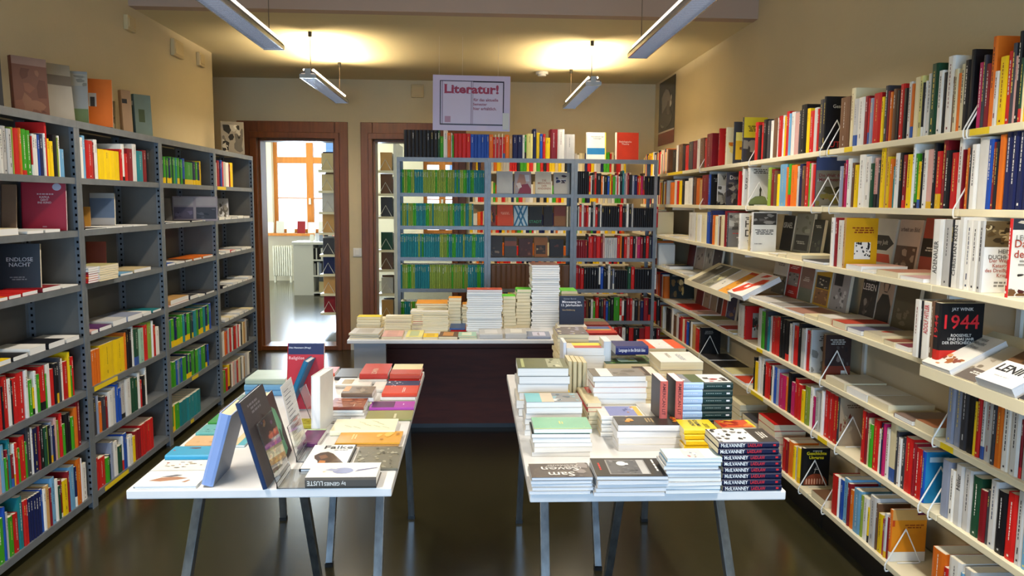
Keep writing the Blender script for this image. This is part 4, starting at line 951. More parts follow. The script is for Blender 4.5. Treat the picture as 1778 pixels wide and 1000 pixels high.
flat(on(1165, 715, 1, 2.64).x, on(1262, 715, 1, 2.64).x, y1+.02, y1+.15, zt, on(1220, 727, 1, y1).z-t-zt-.0005, 180, 'B', 'thick blue book underneath the pale blue and green pile', 1, 3, page=CRP)
# two upright salmon spines
for i, (pa_, pb_) in enumerate(((1133, 1160), (1160, 1187))):
    yy = 2.60; z0 = on(1160, 731, 1, yy).z; z1 = on(1160, 672, 1, yy).z
    xa, xb = on(pa_+13, 700, 1, yy).x, on(pb_-.5, 700, 1, yy).x
    # lying on its long edge on top of a low pile: spine to the camera
    make_book(frame((xa, yy, z0), (1, 0, 0), (0, 1, 0), (0, 0, 1)), xb-xa, .135, z1-z0+.02, 'c8645c', '3a2c2c', '3a2c2c', 'salmon-spined book standing upright on the right table, %s of the pair' % ('left' if i == 0 else 'right'),
              'pair of salmon spines', page=WHP, sp_text=[('AMERICAN LIT', '5a1c1c', .55, .8, .42, 'down')])
pile(1128, 1190, 728, 790, 700, zt, 4, 0, 'pile under the two salmon spines', 'wwww', CRP, seed=12, Yf=2.60, topz=on(1160, 731, 1, 2.60).z-.0005)
# ---------------- left column going back
pile(912, 1009, 698, 770, 682, zt, 6, 0, 'pile with turquoise and grey cover', 'wWwWwW', WHP, seed=13, Yf=2.70,
     top=T('turquoise, grey and white paperback, left column of the right table', '8d8f92', patches=[(0, 0, 1, .28, '7fc4cc'), (0, .28, 1, .5, 'd8c8b0')], blobs=blb(40, (.1, .5, .9, .95), ['dfe3e6', '5a6a78', '8ab4c4'], 9)))
pile(900, 988, 639, 730, 621, zt, 6, 0, 'tall olive topped pile, right table', 'kwywkw', WHP, seed=14, Yf=2.95,
     top=T('olive and grey book topping the tall left pile of the right table', '6a7050', patches=[(.1, .08, .9, .14, 'b8c088'), (.1, .6, .9, .9, 'a9ad92')], blobs=blb(41, (.15, .62, .85, .88), ['5a6040', 'd0d2b8'], 6)))
for i in range(4):
    yy = 3.04; z0 = zt; xa = on(986+i*8.5, 680, 1, yy).x
    make_book(frame((xa, yy+.0, z0), Vector((1, 0, .0)), Vector((0, 1, 0)), Vector((0, 0, 1))), .016, .13, .20-.002*i, 'd2c39a', 'e6dcb8', None,
              'cream book standing on edge behind the left piles, %s of four' % ['leftmost', 'second', 'third', 'rightmost'][i], 'four cream books standing on the right table', page=CRP)
pile(1031, 1123, 653, 740, 639, zt, 8, 0, 'big pale centre pile, right table', 'wwwwwpww', WHP, seed=15, Yf=2.88,
     top=T('white book with grey brown shapes topping the big centre pile', '8e8983', patches=[(0, .14, 1, .38, 'ecebe8'), (0, .0, 1, .14, '6b655c')], blobs=blb(42, (.2, .42, .9, .95), ['6e6a64', '7d7973'], 5, (.2, .4))))
pile(1020, 1046, 700, 790, 660, zt, 6, 90, 'narrow cream pile behind white spines', 'ceccre', CRP, seed=16, Yf=2.78, top=T('cream paperback with red corner squeezed between two piles', 'e0d0a8', patches=[(.5, .6, 1, 1, 'd0452c')]))
pile(1112, 1157, 652, 735, 636, zt, 6, 0, 'cream pile with dark brown cover', 'ccccce', CRP, seed=17, Yf=3.02,
     top=T('dark brown and white paperback behind the centre pile', 'e2ddd0', patches=[(0, 0, 1, .45, '4a3c34'), (.2, .1, .8, .3, '8a7a6c')]))
pile(1146, 1220, 628, 715, 610, zt, 6, 0, 'pile topped by white lettered cover', 'cwcwww', CRP, seed=18, Yf=3.05,
     top=T('white paperback with pale lettering, right side of the right table', 'efece4', texts=[('#3', 'a8b0b8', .55, .6, .7), ('#2', 'b8b0a0', .4, .35, .6)]))
pile(1123, 1190, 605, 690, 589, zt, 7, 0, 'orange and white far right pile', 'oworcow', CRP, seed=19, Yf=3.42,
     top=T('white and orange paperback on the far right pile of right table', 'e2e0dc', patches=[(0, .7, 1, 1, 'e0562a'), (0, 0, 1, .22, 'e0562a')], blobs=blb(43, (.2, .3, .8, .7), ['e0562a', 'f0eee8'], 4)))
pile(1051, 1137, 631, 712, 617, zt, 5, 0, 'pile with dark green patterned cover', 'wcwcw', CRP, seed=20, Yf=3.25,
     top=T('dark green patterned paperback under the navy book, right table', '2f4a2c', blobs=blb(44, (.05, .05, .95, .95), ['5c8a34', '1c2a1c', 'a9bc4a'], 18, (.04, .14)), patches=[(.3, .3, .8, .68, 'bfe0d0')]))
zn = on(1095, 616.5, 1, 3.29).z+.001
flat(on(1069, 610, 1, 3.29).x, on(1126, 610, 1, 3.29).x, 3.29, 3.42, zn, on(1095, 601, 1, 3.29).z-zn, 180, '202a6a', 'navy book with small white spine title lying on the green pattern', .6, 2, page=WHP, sp_text=[('Language in the British Isles', 'e8e8f0', .5, .80, .5, 'down')])
make_book(frame((on(1046, 600, 1, 3.34).x, 3.30, zt+.10), (1, 0, 0), (0, 1, 0), (0, 0, 1)), .032, .13, on(1056, 590, 1, 3.34).z-zt-.10, 'd4dce4', 'e6eaee', None, 'thick white book standing beside the navy book on right table', page=WHP)
pile(1046, 1075, 640, 712, 628, zt, 4, 0, 'low pile under the standing white book', 'wwww', WHP, seed=77, Yf=3.30, topz=zt+.0995)
pile(986, 1054, 604, 690, 595, zt, 6, 0, 'pile topped by yellow and red', 'GwwwwW', WHP, seed=21, Yf=3.30,
     top=T('yellow and red topped paperback, far end of the right table', 'd8d4cc', patches=[(0, .2, .55, 1, 'e8d42a'), (.55, .2, 1, .9, 'b8302a')]))
make_book(frame((on(978, 610, 1, 3.27).x, 3.27, zt), (1, 0, 0), (0, 1, 0), (0, 0, 1)), .014, .13, on(980, 595, 1, 3.27).z-zt, 'dfe4f2', 'eceef4', None, 'white book on edge beside the yellow and red topped pile', page=WHP)
pile(970, 1024, 581, 680, 567, zt, 12, 0, 'tallest far left pile, right table', 'cececececcWe', CRP, seed=22, Yf=3.55,
     top=T('dark floral cover on the tallest far pile of the right table', 'cfc4a2', patches=[(0, .0, 1, 1, '4a4450')], blobs=blb(45, (.05, .05, .95, .95), ['8a8ca8', 'b8b47a', '3a3440', 'd0cca8'], 16, (.05, .14))))
# narrow pale piles along the left edge of the right table
for i, (pa_, pb_, yt_, yy, n_) in enumerate(((893, 903, 640, 3.02, 7), (904, 922, 712, 2.62, 7), (915, 930, 760, 2.40, 6))):
    x0_ = max(on(pa_, yt_, 1, yy).x, TRx[0]+.004); x1_ = on(pb_, yt_, 1, yy).x; ztp = on(pa_, yt_, 1, yy).z
    if x1_-x0_ < .03: continue
# ---------------- left table
pile(529, 653, 829, 848.5, 803, zt, 1, 180, 'front of left table', 'w', WHP, jit=0, seed=30, hard=True,
     top=T('thick dust-jacketed book with a grey blue bird, front edge of left table', '55504a', front='ece9e0', blobs=[([(.45+.20*math.cos(q), .46+.30*math.sin(q)*.5+.05) for q in [math.pi*2*j/16 for j in range(16)]], hx('8890b4')), ([(.38, .34), (.52, .30), (.66, .04), (.62, .02)], hx('6a6f94')), ([(.4, .62), (.5, .78), (.6, .70), (.55, .58)], hx('9aa2c0')), ([(.36, .78), (.4, .8), (.42, .74)], hx('d0a060'))]),
     sp_text=[('LUSTE', 'e6e2da', .86, .22, .42, 'up'), ('by GENIES', 'e6e2da', .58, .30, .42, 'up')])
pile(519, 600, 813, 820, 772, zt, 1, 90, 'left table', 'w', WHP, jit=0, seed=31, hard=True,
     top=T('white book titled Falke with a brown falcon, left table', '1c1c1e', front='efeeea', blobs=[([(.16, .52), (.26, .64), (.42, .68), (.56, .60), (.72, .42), (.92, .18), (.80, .10), (.55, .14), (.36, .12), (.30, .30), (.20, .40)], hx('4a3428')), ([(.34, .10), (.50, .12), (.48, .30), (.34, .32)], hx('b8702e')), ([(.26, .5), (.4, .56), (.5, .44), (.36, .36)], hx('7a5238'))], texts=[('Falke', '1c1c1e', .62, .88, .66, None, .01), ('#1', '8a8884', .7, .76, .36)], patches=[(.97, 0, 1, 1, '1c1c1e')]))
pile(609, 690, 813, 818, 776, zt, 1, 180, 'left table', 'w', WHP, jit=2, seed=32,
     top=T('grey stone-patterned book at the right edge of left table', '6e6a5a', blobs=blb(52, (.03, .03, .97, .97), ['a09c88', '4a473c', '8a8670'], 40, (.02, .07))))
pile(580, 692, 768, 775, 748, zt, 2, 180, 'flat pair under the ochre cover, left table', 'hr', CRP, jit=.8, seed=33,
     top=T('ochre yellow book near the right edge of the left table', 'd79a2e', blobs=blb(53, (.1, .05, .9, .4), ['e8b858', 'b87a24'], 6), texts=[('#2', 'f0d890', .5, .75, .5)]))
pile(573, 686, 748, 757, 727, zt, 1, 180, 'left table', 'w', WHP, jit=1, seed=34,
     top=T('cream book with thin green plant scribbles, left table', 'efe9c8', blobs=[([(a_, b_), (a_+.16, b_+.12), (a_+.17, b_+.118), (a_+.01, b_-.006)], hx('7a8a4a')) for a_, b_ in ((.2, .1), (.3, .25), (.5, .2), (.4, .4), (.6, .5), (.2, .55), (.7, .3), (.3, .7))]))
pile(632, 713, 727, 731, 712, zt, 1, 180, 'left table', 'a', CRP, jit=1, seed=35, top=T('olive book by the right edge of left table, under the magenta one', '94915c', patches=[(.1, .35, .6, .4, 'd8d4b0')]))
pile(639, 717, 708, 714, 697, zt, 1, 180, 'left table', 'm', WHP, jit=1, seed=36, top=T('magenta book with dark picture strip, right edge of left table', 'b04cae', patches=[(.05, .45, .95, .95, '5c2a64')], texts=[('#1', 'f0d8f0', .5, .25, .3)]))
pile(571, 632, 707, 723, 691, zt, 3, 180, 'red brown pile in the middle of left table', 'www', WHP, seed=37, top=T('red brown covered book in the middle of the left table', '8f4630', blobs=blb(54, (.05, .1, .95, .9), ['a8644a', '6a2e20'], 9), texts=[('#1', 'ecd8c8', .3, .3, .5)]))
pile(592, 646, 683, 707, 671, zt, 3, 180, 'brown pile behind the red brown pile, left table', 'cww', WHP, seed=38, top=T('brown book with orange corner behind the red brown pile', '7a6450', patches=[(.3, .8, 1, 1, 'd88a2a')], blobs=blb(55, (.1, .1, .9, .75), ['9a846c', '5c4a3a'], 7)))
pile(661, 722, 683, 696, 661, zt, 2, 180, 'orange and navy pile, right side of left table', 'ww', WHP, seed=39, hard=True, top=T('orange red and navy book with white figures, left table', 'd8482c', front='d8482c', patches=[(.62, 0, 1, 1, '28305c')], blobs=blb(56, (.5, .5, .98, .95), ['e8e8ec', 'c8ccd8'], 9, (.05, .12)), texts=[('#2', 'f0e0d8', .3, .4, .4)]))
pile(645, 682, 675, 681, 652, zt, 1, 180, 'left table', 'w', WHP, jit=1, seed=40, top=T('plain white booklet behind the orange and navy pile', 'e9e7e0'))
pile(583, 644, 668, 674, 656, zt, 1, 180, 'left table', 'w', WHP, jit=1, seed=41, top=T('white book with small golden picture, far middle of left table', 'ece9e2', patches=[(.15, .55, .8, .85, 'a88a4a')]))
pile(623, 672, 649, 668, 631, zt, 2, 180, 'red pile at the far end of left table', 'ww', WHP, seed=42, hard=True, top=T('red book with pale title LOWIN at the far end, left table', 'bf3a30', texts=[('LOWIN', 'e8c8b0', .25, .5, .5)]))
pile(676, 729, 650, 668, 632, zt, 2, 180, 'cream and red pile at the far right corner, left table', 'rc', WHP, seed=43, hard=True, top=T('cream book with red lower half, far right corner of left table', 'bf4a36', front='e4d6a8', patches=[(0, 0, .45, 1, 'bf4a36')]))
pile(581, 621, 654, 660, 639, zt, 1, 180, 'left table', 'K', WHP, jit=1, seed=44, top=T('dark grey book at the far end of the left table', '4a4c50'))
pile(561, 580, 648, 654, 637, zt, 1, 180, 'left table', 'o', WHP, jit=1, seed=45, top=T('small orange red book behind the large red cover', 'dc4a2c'))
pile(425, 495, 658, 688, 642, zt, 3, 180, 'grey green pile, far left of left table', 'sss', BLUEP, seed=46, hard=True, top=T('pale grey green book topping the far left pile, left table', 'a9b8a8', front='a9b8a8'))
# left column of flat books
pile(230, 340, 843, 848.5, 817, zt, 1, 90, 'left table', 'w', WHP, jit=2, seed=47, hard=True, top=T('white book with reclining brown figure, front left corner of left table', 'e6e4e0', front='eeece6', blobs=[([(.15, .35), (.3, .55), (.55, .6), (.75, .5), (.6, .4), (.35, .3)], hx('a5765a')), ([(.28, .6), (.5, .75), (.62, .7), (.45, .58)], hx('6a6a72')), ([(.7, .25), (.78, .4), (.82, .38), (.76, .22)], hx('a5765a'))]))
pile(262, 362, 815, 819, 798, zt, 1, 90, 'left table', 'w', WHP, jit=2, seed=48, top=T('white book with brown insect drawings, second from the front left', 'eae6de', blobs=blb(57, (.15, .2, .85, .8), ['9a8a70', '5c5040', 'b0483a'], 16, (.03, .10))))
pile(287, 371, 791, 801, 775, zt, 1, 180, 'left table', 's', CRP, jit=1, seed=49, top=T('sky blue book with small brown bird, left column of left table', '3a9ac0', blobs=[([(.7, .5), (.76, .66), (.82, .6), (.84, .42), (.76, .4)], hx('6a3424')), ([(.5, .9), (.56, .96), (.6, .9)], hx('c84a3a'))]))
pile(322, 388, 771, 777, 756, zt, 1, 180, 'left table', 'e', CRP, jit=1, seed=50, top=T('tan book behind the sky blue one, left table', 'd3ab7c', blobs=blb(58, (.2, .2, .8, .8), ['e0bd92', 'c0966a'], 5)))
pile(339, 395, 752, 758, 737, zt, 1, 180, 'left table', 't', CRP, jit=1, seed=51, top=T('teal book with dark speckles, left column of left table', '5fa6a6', blobs=blb(59, (.1, .1, .9, .9), ['3a6a70', '7ab8b8'], 14, (.03, .08))))
pile(360, 408, 733, 738, 718, zt, 1, 180, 'left table', 'g', WHP, jit=1, seed=52, top=T('green book behind the teal one, left table', '2f8a3c', patches=[(.3, .2, .6, .6, '3f9a4c')]))
pile(381, 428, 714, 719, 700, zt, 1, 180, 'left table', 'n', WHP, jit=2, seed=53, top=T('brown patterned book behind the green one, left table', '6b5244', blobs=blb(60, (.05, .05, .95, .95), ['8a6a58', '4a342a', '9a3a2a'], 12, (.05, .14))))
pile(405, 437, 698, 704, 685, zt, 1, 180, 'left table', 'i', WHP, jit=1, seed=54, top=T('pale grey green book lying left of the display stands', '7f968a'))
pile(400, 425, 772, 776, 745, zt, 1, 90, 'left table', 'z', WHP, jit=4, seed=58, top=T('turquoise and cream book between the standing books, left table', '48a8b8', patches=[(.0, .0, .5, 1, 'd9c89a')]))
pile(510, 556, 737, 745, 727, zt, 1, 180, 'left table', 'a', WHP, jit=1, seed=55, top=T('olive yellow patterned book in front of the large red cover', 'a8a030', blobs=blb(61, (.1, .1, .9, .9), ['c8c060', '7c7820'], 14, (.05, .1))))
pile(518, 553, 769, 778, 745, zt, 1, 180, 'left table', 'u', WHP, jit=1, seed=56, top=T('purple book with pale green edge, centre of left table', '69305c', patches=[(.9, .0, 1, 1, 'b0c8a0')]))

def stand(base, yaw, tilt, w_, h, t, spine, label, lean_side=0, **k):
    """book standing facing out. base: front bottom left corner of the cover, yaw: direction left->right seen (0 = faces the camera), tilt back in degrees"""
    a = math.radians(yaw); ey = Vector((math.cos(a), math.sin(a), 0)); n = Vector((math.sin(a), -math.cos(a), 0)); b = math.radians(tilt)
    ez = Vector((0, 0, 1))*math.cos(b)-n*math.sin(b); ex = n*math.cos(b)+Vector((0, 0, 1))*math.sin(b)
    o = Vector(base)-ex*t
    if b > 0: o.z += 0
    return make_book(frame(o+Vector((0, 0, t*math.sin(b))), ex, ey, ez), t, w_, h, spine, label=label, **k)
# large red and navy book facing the camera on the left table
p = on(497, 712, 2, zt); q = on(561, 712, 1, p.y)
stand((p.x, p.y, zt), 0, 10, q.x-p.x, .262, .02, 'c01f2c', 'large red book with navy top band standing upright on the left table', front='c01f2c', patches=[(0, .83, 1, 1, '1f2250')],
      texts=[('Otto Hansmann (Hrsg.)', 'e8e8f0', .34, .93, .6), ('Religiöse', 'f0b8b8', .26, .77, .42)], page=WHP)
# leaning book with blue edge in front of it, on a clear stand
def box_book(o, ex, ey, ez, t, d, h, spine, label, **k):
    return make_book(frame(o, ex, ey, ez), t, d, h, spine, label=label, **k)
def leaning(px0, py0, px1, py1, Y, t, d, spine, label, turn=0, fore=False, **k):
    """book seen edge-on: its lower edge corner at pixel 0, upper at pixel 1, in the plane Y"""
    a = on(px0, py0, 1, Y); b = on(px1, py1, 1, Y); ez = (b-a); h = ez.length; ez.normalize()
    ty = math.radians(turn); dd = Vector((math.sin(ty), math.cos(ty), 0)); dd = (dd-ez*dd.dot(ez)).normalized()
    ex = dd.cross(ez).normalized()   # right of the plane
    a.z = max(a.z, zt+.001)
    if fore: return make_book(frame(a+dd*d, -ex, -dd, ez), t, d, h, spine, label=label, **k)
    return make_book(frame(a, ex, dd, ez), t, d, h, spine, label=label, **k)
pp = on(508, 710, 2, zt)
leaning(494, 706, 527, 626, pp.y-.09, .020, .14, '1f6a94', 'book with blue spine and orange top leaning against a clear stand', turn=4, front='2a7aa4', back='cfd8e4', bands=[(.90, None)], page=BLUEP, hard=True)
# thick white book standing with fore-edge to the camera
p = on(556, 752, 2, zt)
leaning(556, 753, 556, 655, p.y, .033, .15, 'e6e4de', 'thick white book standing upright in the middle of the left table', turn=8, fore=True, page=hx('f0f0f0'), hard=True)
# tall art book leaning left (light blue edge)
def lean2(bl, tl, br, t, d, spine, label, **k):
    '''book leaning sideways: bottom-left, top-left and bottom-right corners of the side that faces us, as pixels; bottom corners on the table'''
    a = on(*bl, 2, zt+.001); c_ = on(*br, 2, zt+.001); dd = (c_-a); dd.z = 0
    b = on(*tl, 1, a.y); ez = (b-a); h = ez.length; ez.normalize(); dd = (dd-ez*dd.dot(ez)).normalized()
    ex = dd.cross(ez).normalized()
    return make_book(frame(a-ex*t+Vector((0, 0, .0 if ex.z < 0 else ex.z*t)), ex, dd, ez), t, d, h, spine, label=label, **k)
lean2((369, 846), (401, 722), (398, 814), .034, .165, '8ea6d8', 'large book with pale blue spine leaning to the right on left table', front='8f97a4', back='d0d6e2', page=CRP, hard=True)
lean2((464, 851), (416, 702), (501, 801), .014, .235, '1e3358', 'dark art book with colourful picture leaning left on a clear stand', front='4d4749', page=WHP, hard=True,
      blobs=blb(62, (.25, .30, .98, .72), ['2a2224', '3c3032'], 6, (.2, .4))+blb(63, (.45, .36, .95, .66), ['c8744a', '8a5a8a', '6a6aa8', 'd89a6a'], 9, (.06, .18))+blb(64, (.3, .04, .98, .38), ['a89a6c', 'c8b890', '7a8a6a', 'b8624a', '5c6a70'], 30, (.05, .14)), texts=[('#3', '88848a', .45, .86, .5)])
lean2((486, 822), (448, 708), (508, 780), .020, .215, 'd8d4c8', 'dark brown book with a mint green figure on the second clear stand', front='4a2c30', page=CRP, hard=True,
      blobs=[([(.50, .12), (.62, .06), (.82, .10), (.76, .34), (.90, .48), (.80, .74), (.64, .82), (.56, .62), (.44, .50), (.54, .36)], hx('7fc49a')), ([(.62, .3), (.7, .26), (.74, .42), (.66, .48)], hx('3c5a48'))])
# clear acrylic stands and leaflet sheet
def stand_acr(px, py, turn, lean, hgt, label, w_=.10):
    p = on(px, py, 2, zt); r = empty('acrylic_stand', (p.x, p.y, TZ), math.radians(turn)); tag(r, label, 'book stand', 'clear acrylic book stands')
    b = math.radians(lean)
    MB().quadbox([(0, 0, .0008), (.13, 0, .0008), (.13, w_*1.6, .0008), (0, w_*1.6, .0008), (0, 0, .0032), (.13, 0, .0032), (.13, w_*1.6, .0032), (0, w_*1.6, .0032)]).build('base_plate', M_acr, r)
    s, c_ = math.sin(b)*hgt, math.cos(b)*hgt
    MB().quadbox([(0.003, 0, .0034), (.0055, 0, .0034), (.0055, w_*1.6, .0034), (.003, w_*1.6, .0034), (.003-s, 0, c_), (.0055-s, 0, c_), (.0055-s, w_*1.6, c_), (.003-s, w_*1.6, c_)]).build('support_plate', M_acr, r)
    MB().box(-.0, .003, 0, w_*1.6, .0008, .018).build('front_lip', M_acr, r)
stand_acr(480, 849, 0, 16, .20, 'clear acrylic stand carrying the dark art book at the table front')
stand_acr(514, 803, 0, 14, .12, 'clear acrylic stand behind the dark art book')
stand_acr(540, 735, -6, 20, .14, 'clear acrylic stand in front of the large red cover', .05)
p = on(516, 792, 2, zt); r = empty('leaflet_sheet', (p.x, p.y, zt), math.radians(0)); tag(r, 'white printed sheet standing behind the mint figure book', 'sheet')
mb = MB(); mb.quadbox([(0, 0, 0), (.001, 0, 0), (.001, .15, 0), (0, .15, 0), (-.05, 0, .23), (-.049, 0, .23), (-.049, .15, .23), (-.05, .15, .23)], hx('e6e8ec')); mb.build('paper', M_page, r, color=True)
mb = MB()
for k in range(14):
    z = .03+k*.0135; x = .0015-.05*z/.23; mb.face([(x, .02, z), (x, .02+.09*(.6+.4*((k*7) % 5)/5), z), (x-.0006, .02+.09*(.6+.4*((k*7) % 5)/5), z+.003), (x-.0006, .02, z+.003)], hx('8a8e98'))
mb.build('printed_lines', M_page, r, color=True)

# ============================================================ DESK AT THE BACK
def DP(px0, px1, yt, yb, yf, n, a, where, cols='w', page=CRP, **k): return pile(px0, px1, yt, yb, yf, zd, n, a, where, cols, page, **k)
DP(811, 872, 503, 576, 499, 20, 0, 'big white pile with orange red top on the counter', 'wwwwwWww', WHP, Yf=4.80, jit=.5, seed=101, top=T('orange red book topping the big white pile on the counter', 'c8553a', blobs=blb(71, (.1, .1, .9, .9), ['e8e0d8', 'a83a2a'], 7)))
DP(924, 972, 460, 566, 453, 28, 0, 'tallest white pile on the counter', 'wwWww', WHP, Yf=4.98, jit=.8, seed=102, top=T('brown topped book on the tallest pile of the counter', '6a3a34'))
DP(873, 896, 514, 573, 510, 10, 90, 'cream pile with green top, left of two', 'cccecc', CRP, Yf=4.95, jit=.6, seed=103, top=T('cream book with bright green top, left of two narrow piles on counter', '5cc82a'))
DP(896, 922, 502, 573, 498, 12, 90, 'cream pile with green top, right of two', 'cceccc', CRP, Yf=5.0, jit=.6, seed=104, top=T('cream book with bright green top, right of two narrow piles on counter', '5cc82a'))
DP(974, 1003, 505, 570, 499, 10, 90, 'cream pile with green top behind the dark book', 'ccc', CRP, Yf=5.12, jit=.6, seed=105, top=T('cream book with green top behind the dark standing book on the counter', '5cc82a'))
DP(668, 714, 549, 577, 547, 7, 0, 'low cream pile, left part of the counter', 'cwc', CRP, Yf=4.86, seed=106)
DP(619, 660, 550, 572, 546, 5, 0, 'yellow topped pile at the left end of the counter', 'cwc', CRP, Yf=4.92, seed=107, top=T('yellow topped book at the left end of the counter', 'ecd82a'))
DP(660, 670, 553, 573, 549, 4, 90, 'small yellow pile behind the left end piles', 'yc', CRP, Yf=5.05, seed=108)
DP(734, 779, 541, 578, 538, 10, 0, 'cream pile in front of the orange topped ones', 'cwccw', CRP, Yf=4.84, seed=109)
DP(713, 734, 540, 573, 535, 8, 90, 'small mixed pile between cream piles', 'cwrcw', CRP, Yf=5.0, seed=110)
DP(723, 777, 527, 573, 520, 11, 0, 'orange topped pile behind the cream pile', 'ccc', CRP, Yf=5.08, seed=111, top=T('orange topped book on the wide pile behind, counter', 'f0a030'))
DP(777, 800, 517, 572, 514, 9, 90, 'narrow orange topped pile, counter', 'ccc', CRP, Yf=5.04, seed=112, top=T('orange topped book on the narrow pile, counter', 'f0a030'))
DP(801, 811, 528, 573, 524, 8, 90, 'thin pile beside the big white pile', 'cc', CRP, Yf=5.05, seed=113, top=T('orange topped book on the thin pile beside the big white one', 'e89a30'))
DP(781, 808, 570, 575, 557, 2, 180, 'blue and red pair on the counter', 'rb', WHP, Yf=4.84, seed=114, top=T('blue book lying on a red one before the thin pile on the counter', '3a5a94'))
for i, (x0, x1, yt, yb, yf, n, c, lab) in enumerate(((607, 659, 579, 588, 569, 3, 'W', 'grey white book at the left end, front edge of the counter'), (662, 698, 584, 588, 573, 1, 'p', 'pale booklet with pink picture, second from left at the counter front'),
      (703, 732, 585, 588, 573, 1, 'q', 'pale green booklet, third from left at the counter front'), (733, 759, 585, 589, 578, 1, 'y', 'small yellow booklet at the counter front'),
      (762, 795, 584, 589, 575, 1, 'n', 'brown booklet with orange lettering at the counter front'), (797, 828, 583, 590, 576, 2, 'i', 'pale green and white booklet at the counter front'),
      (832, 872, 580, 591, 571, 1, 'W', 'thick grey hardback at the front edge of the counter'), (877, 914, 579, 591, 570, 1, 'W', 'thick pale hardback right of the grey one, counter front'),
      (917, 958, 584, 590, 575, 1, 'l', 'white and lilac book with dark letters at the counter front'))):
    pile(x0, x1, yt, yb, yf, zd, n, 180 if i > 5 else 0, 'small front stack at the left end of the counter' if n == 3 else 'green and white pair at the counter front', c, WHP if i > 5 else CRP, jit=2, seed=120+i, Yf=4.58, hard=i in (6, 7),
         top=T(lab, c, patches=[(.15, .2, .85, .75, ['a9a6a2', 'c89a94', 'b8c49a', 'd8b020', 'c88a4a', 'dfe6cc', 'd8d6d2', 'e4e2dc', 'dcd8e8'][i])], texts=[('#2', '5a3a3a', .5, .5, .6)] if i == 8 else []))
# dark standing book
p = on(971, 566, 1, 4.86); q = on(1015, 515, 1, 4.86)
DP(968, 1018, 567, 585, 560, 2, 0, 'pair under the dark standing book', 'cw', CRP, Yf=4.80, seed=132)
zb_ = on(990, 567, 1, 4.80).z
stand((p.x, 4.86, zb_+.002), 0, 6, q.x-p.x, q.z-zb_, .016, '23283c', 'dark blue book standing upright at the right end of the counter', front='23283c',
      texts=[('Günter Bernd', '8a8a94', .42, .90, .5), ('Minnesang im\n13. Jahrhundert', 'e4e4ea', .5, .72, .84), ('Eine Einführung', 'b8a070', .38, .50, .5)])
pile(1018, 1072, 577, 586, 563, zd, 3, 180, 'red pile at the right end of the counter', 'rRr', WHP, seed=133, Yf=4.72, top=T('red book topping the pile at the right end of counter', 'c8352a', patches=[(.5, .1, .95, .9, '5a6a9a'), (.35, .1, .5, .9, 'd8b84a')]))
pile(1016, 1058, 563, 584, 553, zd, 4, 180, 'dull red pile behind the red pile on the counter', 'RrR', WHP, seed=134, Yf=5.0, top=T('dull green and red book on the rear pile at the counter right end', '8a4a3a', patches=[(.5, 0, 1, 1, '6a7a5a')]))

# ============================================================ LEFT RACK: FLAT AND DISPLAYED BOOKS
def LF(lv, px0, px1, t, c, label, dp=.17, ins=.006, up=0., a=0, X=LX, **k):
    z = LZS[lv]+.0156+up; ya, yb = y_at(px0, X-ins, z), y_at(px1, X-ins, z)
    return flat(X-ins-dp, X-ins, ya+.002, yb-.002, z, t, 180 if a == 0 else a, c, label, .6, int(px0), page=k.pop('page', WHP), **k)
def fl(lv, un, items):
    for i, it in enumerate(items):
        px0, px1, t, c, lab = it[:5]; up = it[5] if len(it) > 5 else 0
        LF(lv, px0, px1, t, c, lab, up=up, ins=.004+.003*(i % 3))
un1 = 'nearest left unit'
fl(2, 0, [(-6, 33, .03, 'c', 'cream book lying open-edged at the left edge, second shelf of nearest left unit'), (46, 76, .014, 'w', 'left of two thin white books before the red cover, left rack'), (78, 105, .014, 'w', 'right of two thin white books before the red cover, left rack')])
fl(3, 0, [(-30, 14, .016, 'o', 'orange red book at the picture edge, third shelf left'), (15, 37, .016, 'r', 'red book, second on the third shelf of nearest left unit'), (38, 66, .018, 'r', 'wide red book lying on third shelf of the nearest left unit'), (73, 106, .020, 'R', 'dark red book lying on third shelf of the nearest left unit'), (108, 136, .006, 'w', 'thin white booklet beside the post, third shelf left')])
fl(4, 0, [(-30, 20, .022, 'y', 'yellow book lying at the left picture edge, fourth shelf left'), (22, 49, .020, 'k', 'black and white book lying on the fourth shelf, left rack'), (51, 80, .030, 'w', 'white book with small brown picture, fourth shelf of nearest left unit'), (84, 113, .028, 'k', 'thick black book with white pages, fourth shelf of nearest left unit'), (115, 138, .020, 'w', 'white book beside the post, fourth shelf of nearest left unit')])
fl(2, 1, [(148, 184, .006, 'k', 'flat black folder on second shelf of second left unit'), (185, 213, .007, 'w', 'thin white booklet, left of three on second left unit'), (214, 230, .006, 'W', 'thin white booklet, middle of three on second left unit'), (232, 256, .007, 'w', 'thin white booklet, right of three on second left unit')])
for i in range(7):
    LF(3, 153, 171, .011, 'rrorRwW'[i], 'red booklet at the left of the sagging stack, %s from bottom' % ORD[i+1], up=i*.0112, dp=.16, ins=-.012)
    LF(3, 173, 206, .011, 'cwwcwww'[i], 'cream magazine in the sagging stack, %s from bottom' % ORD[i+1], up=i*.0112, dp=.19, ins=-.02, page=CRP, front='b8ae78' if i == 6 else None)
fl(3, 1, [(209, 231, .012, 's', 'pale blue booklet beside the sagging magazine stack'), (233, 262, .020, 'e', 'tan book beside pale blue booklet, second left unit')])
fl(4, 1, [(158, 171, .018, 'p', 'small pink topped book, fourth shelf of second left unit'), (172, 194, .020, 'u', 'purple topped white book, fourth shelf of second left unit'), (196, 220, .030, 'W', 'thick grey white book, fourth shelf of the second left unit'), (222, 247, .030, 'l', 'blue grey book, fourth shelf of the second left unit'), (249, 263, .018, 'w', 'white book before the teal one, second left unit'), (265, 280, .014, 't', 'teal topped book beside the post, second left unit')])
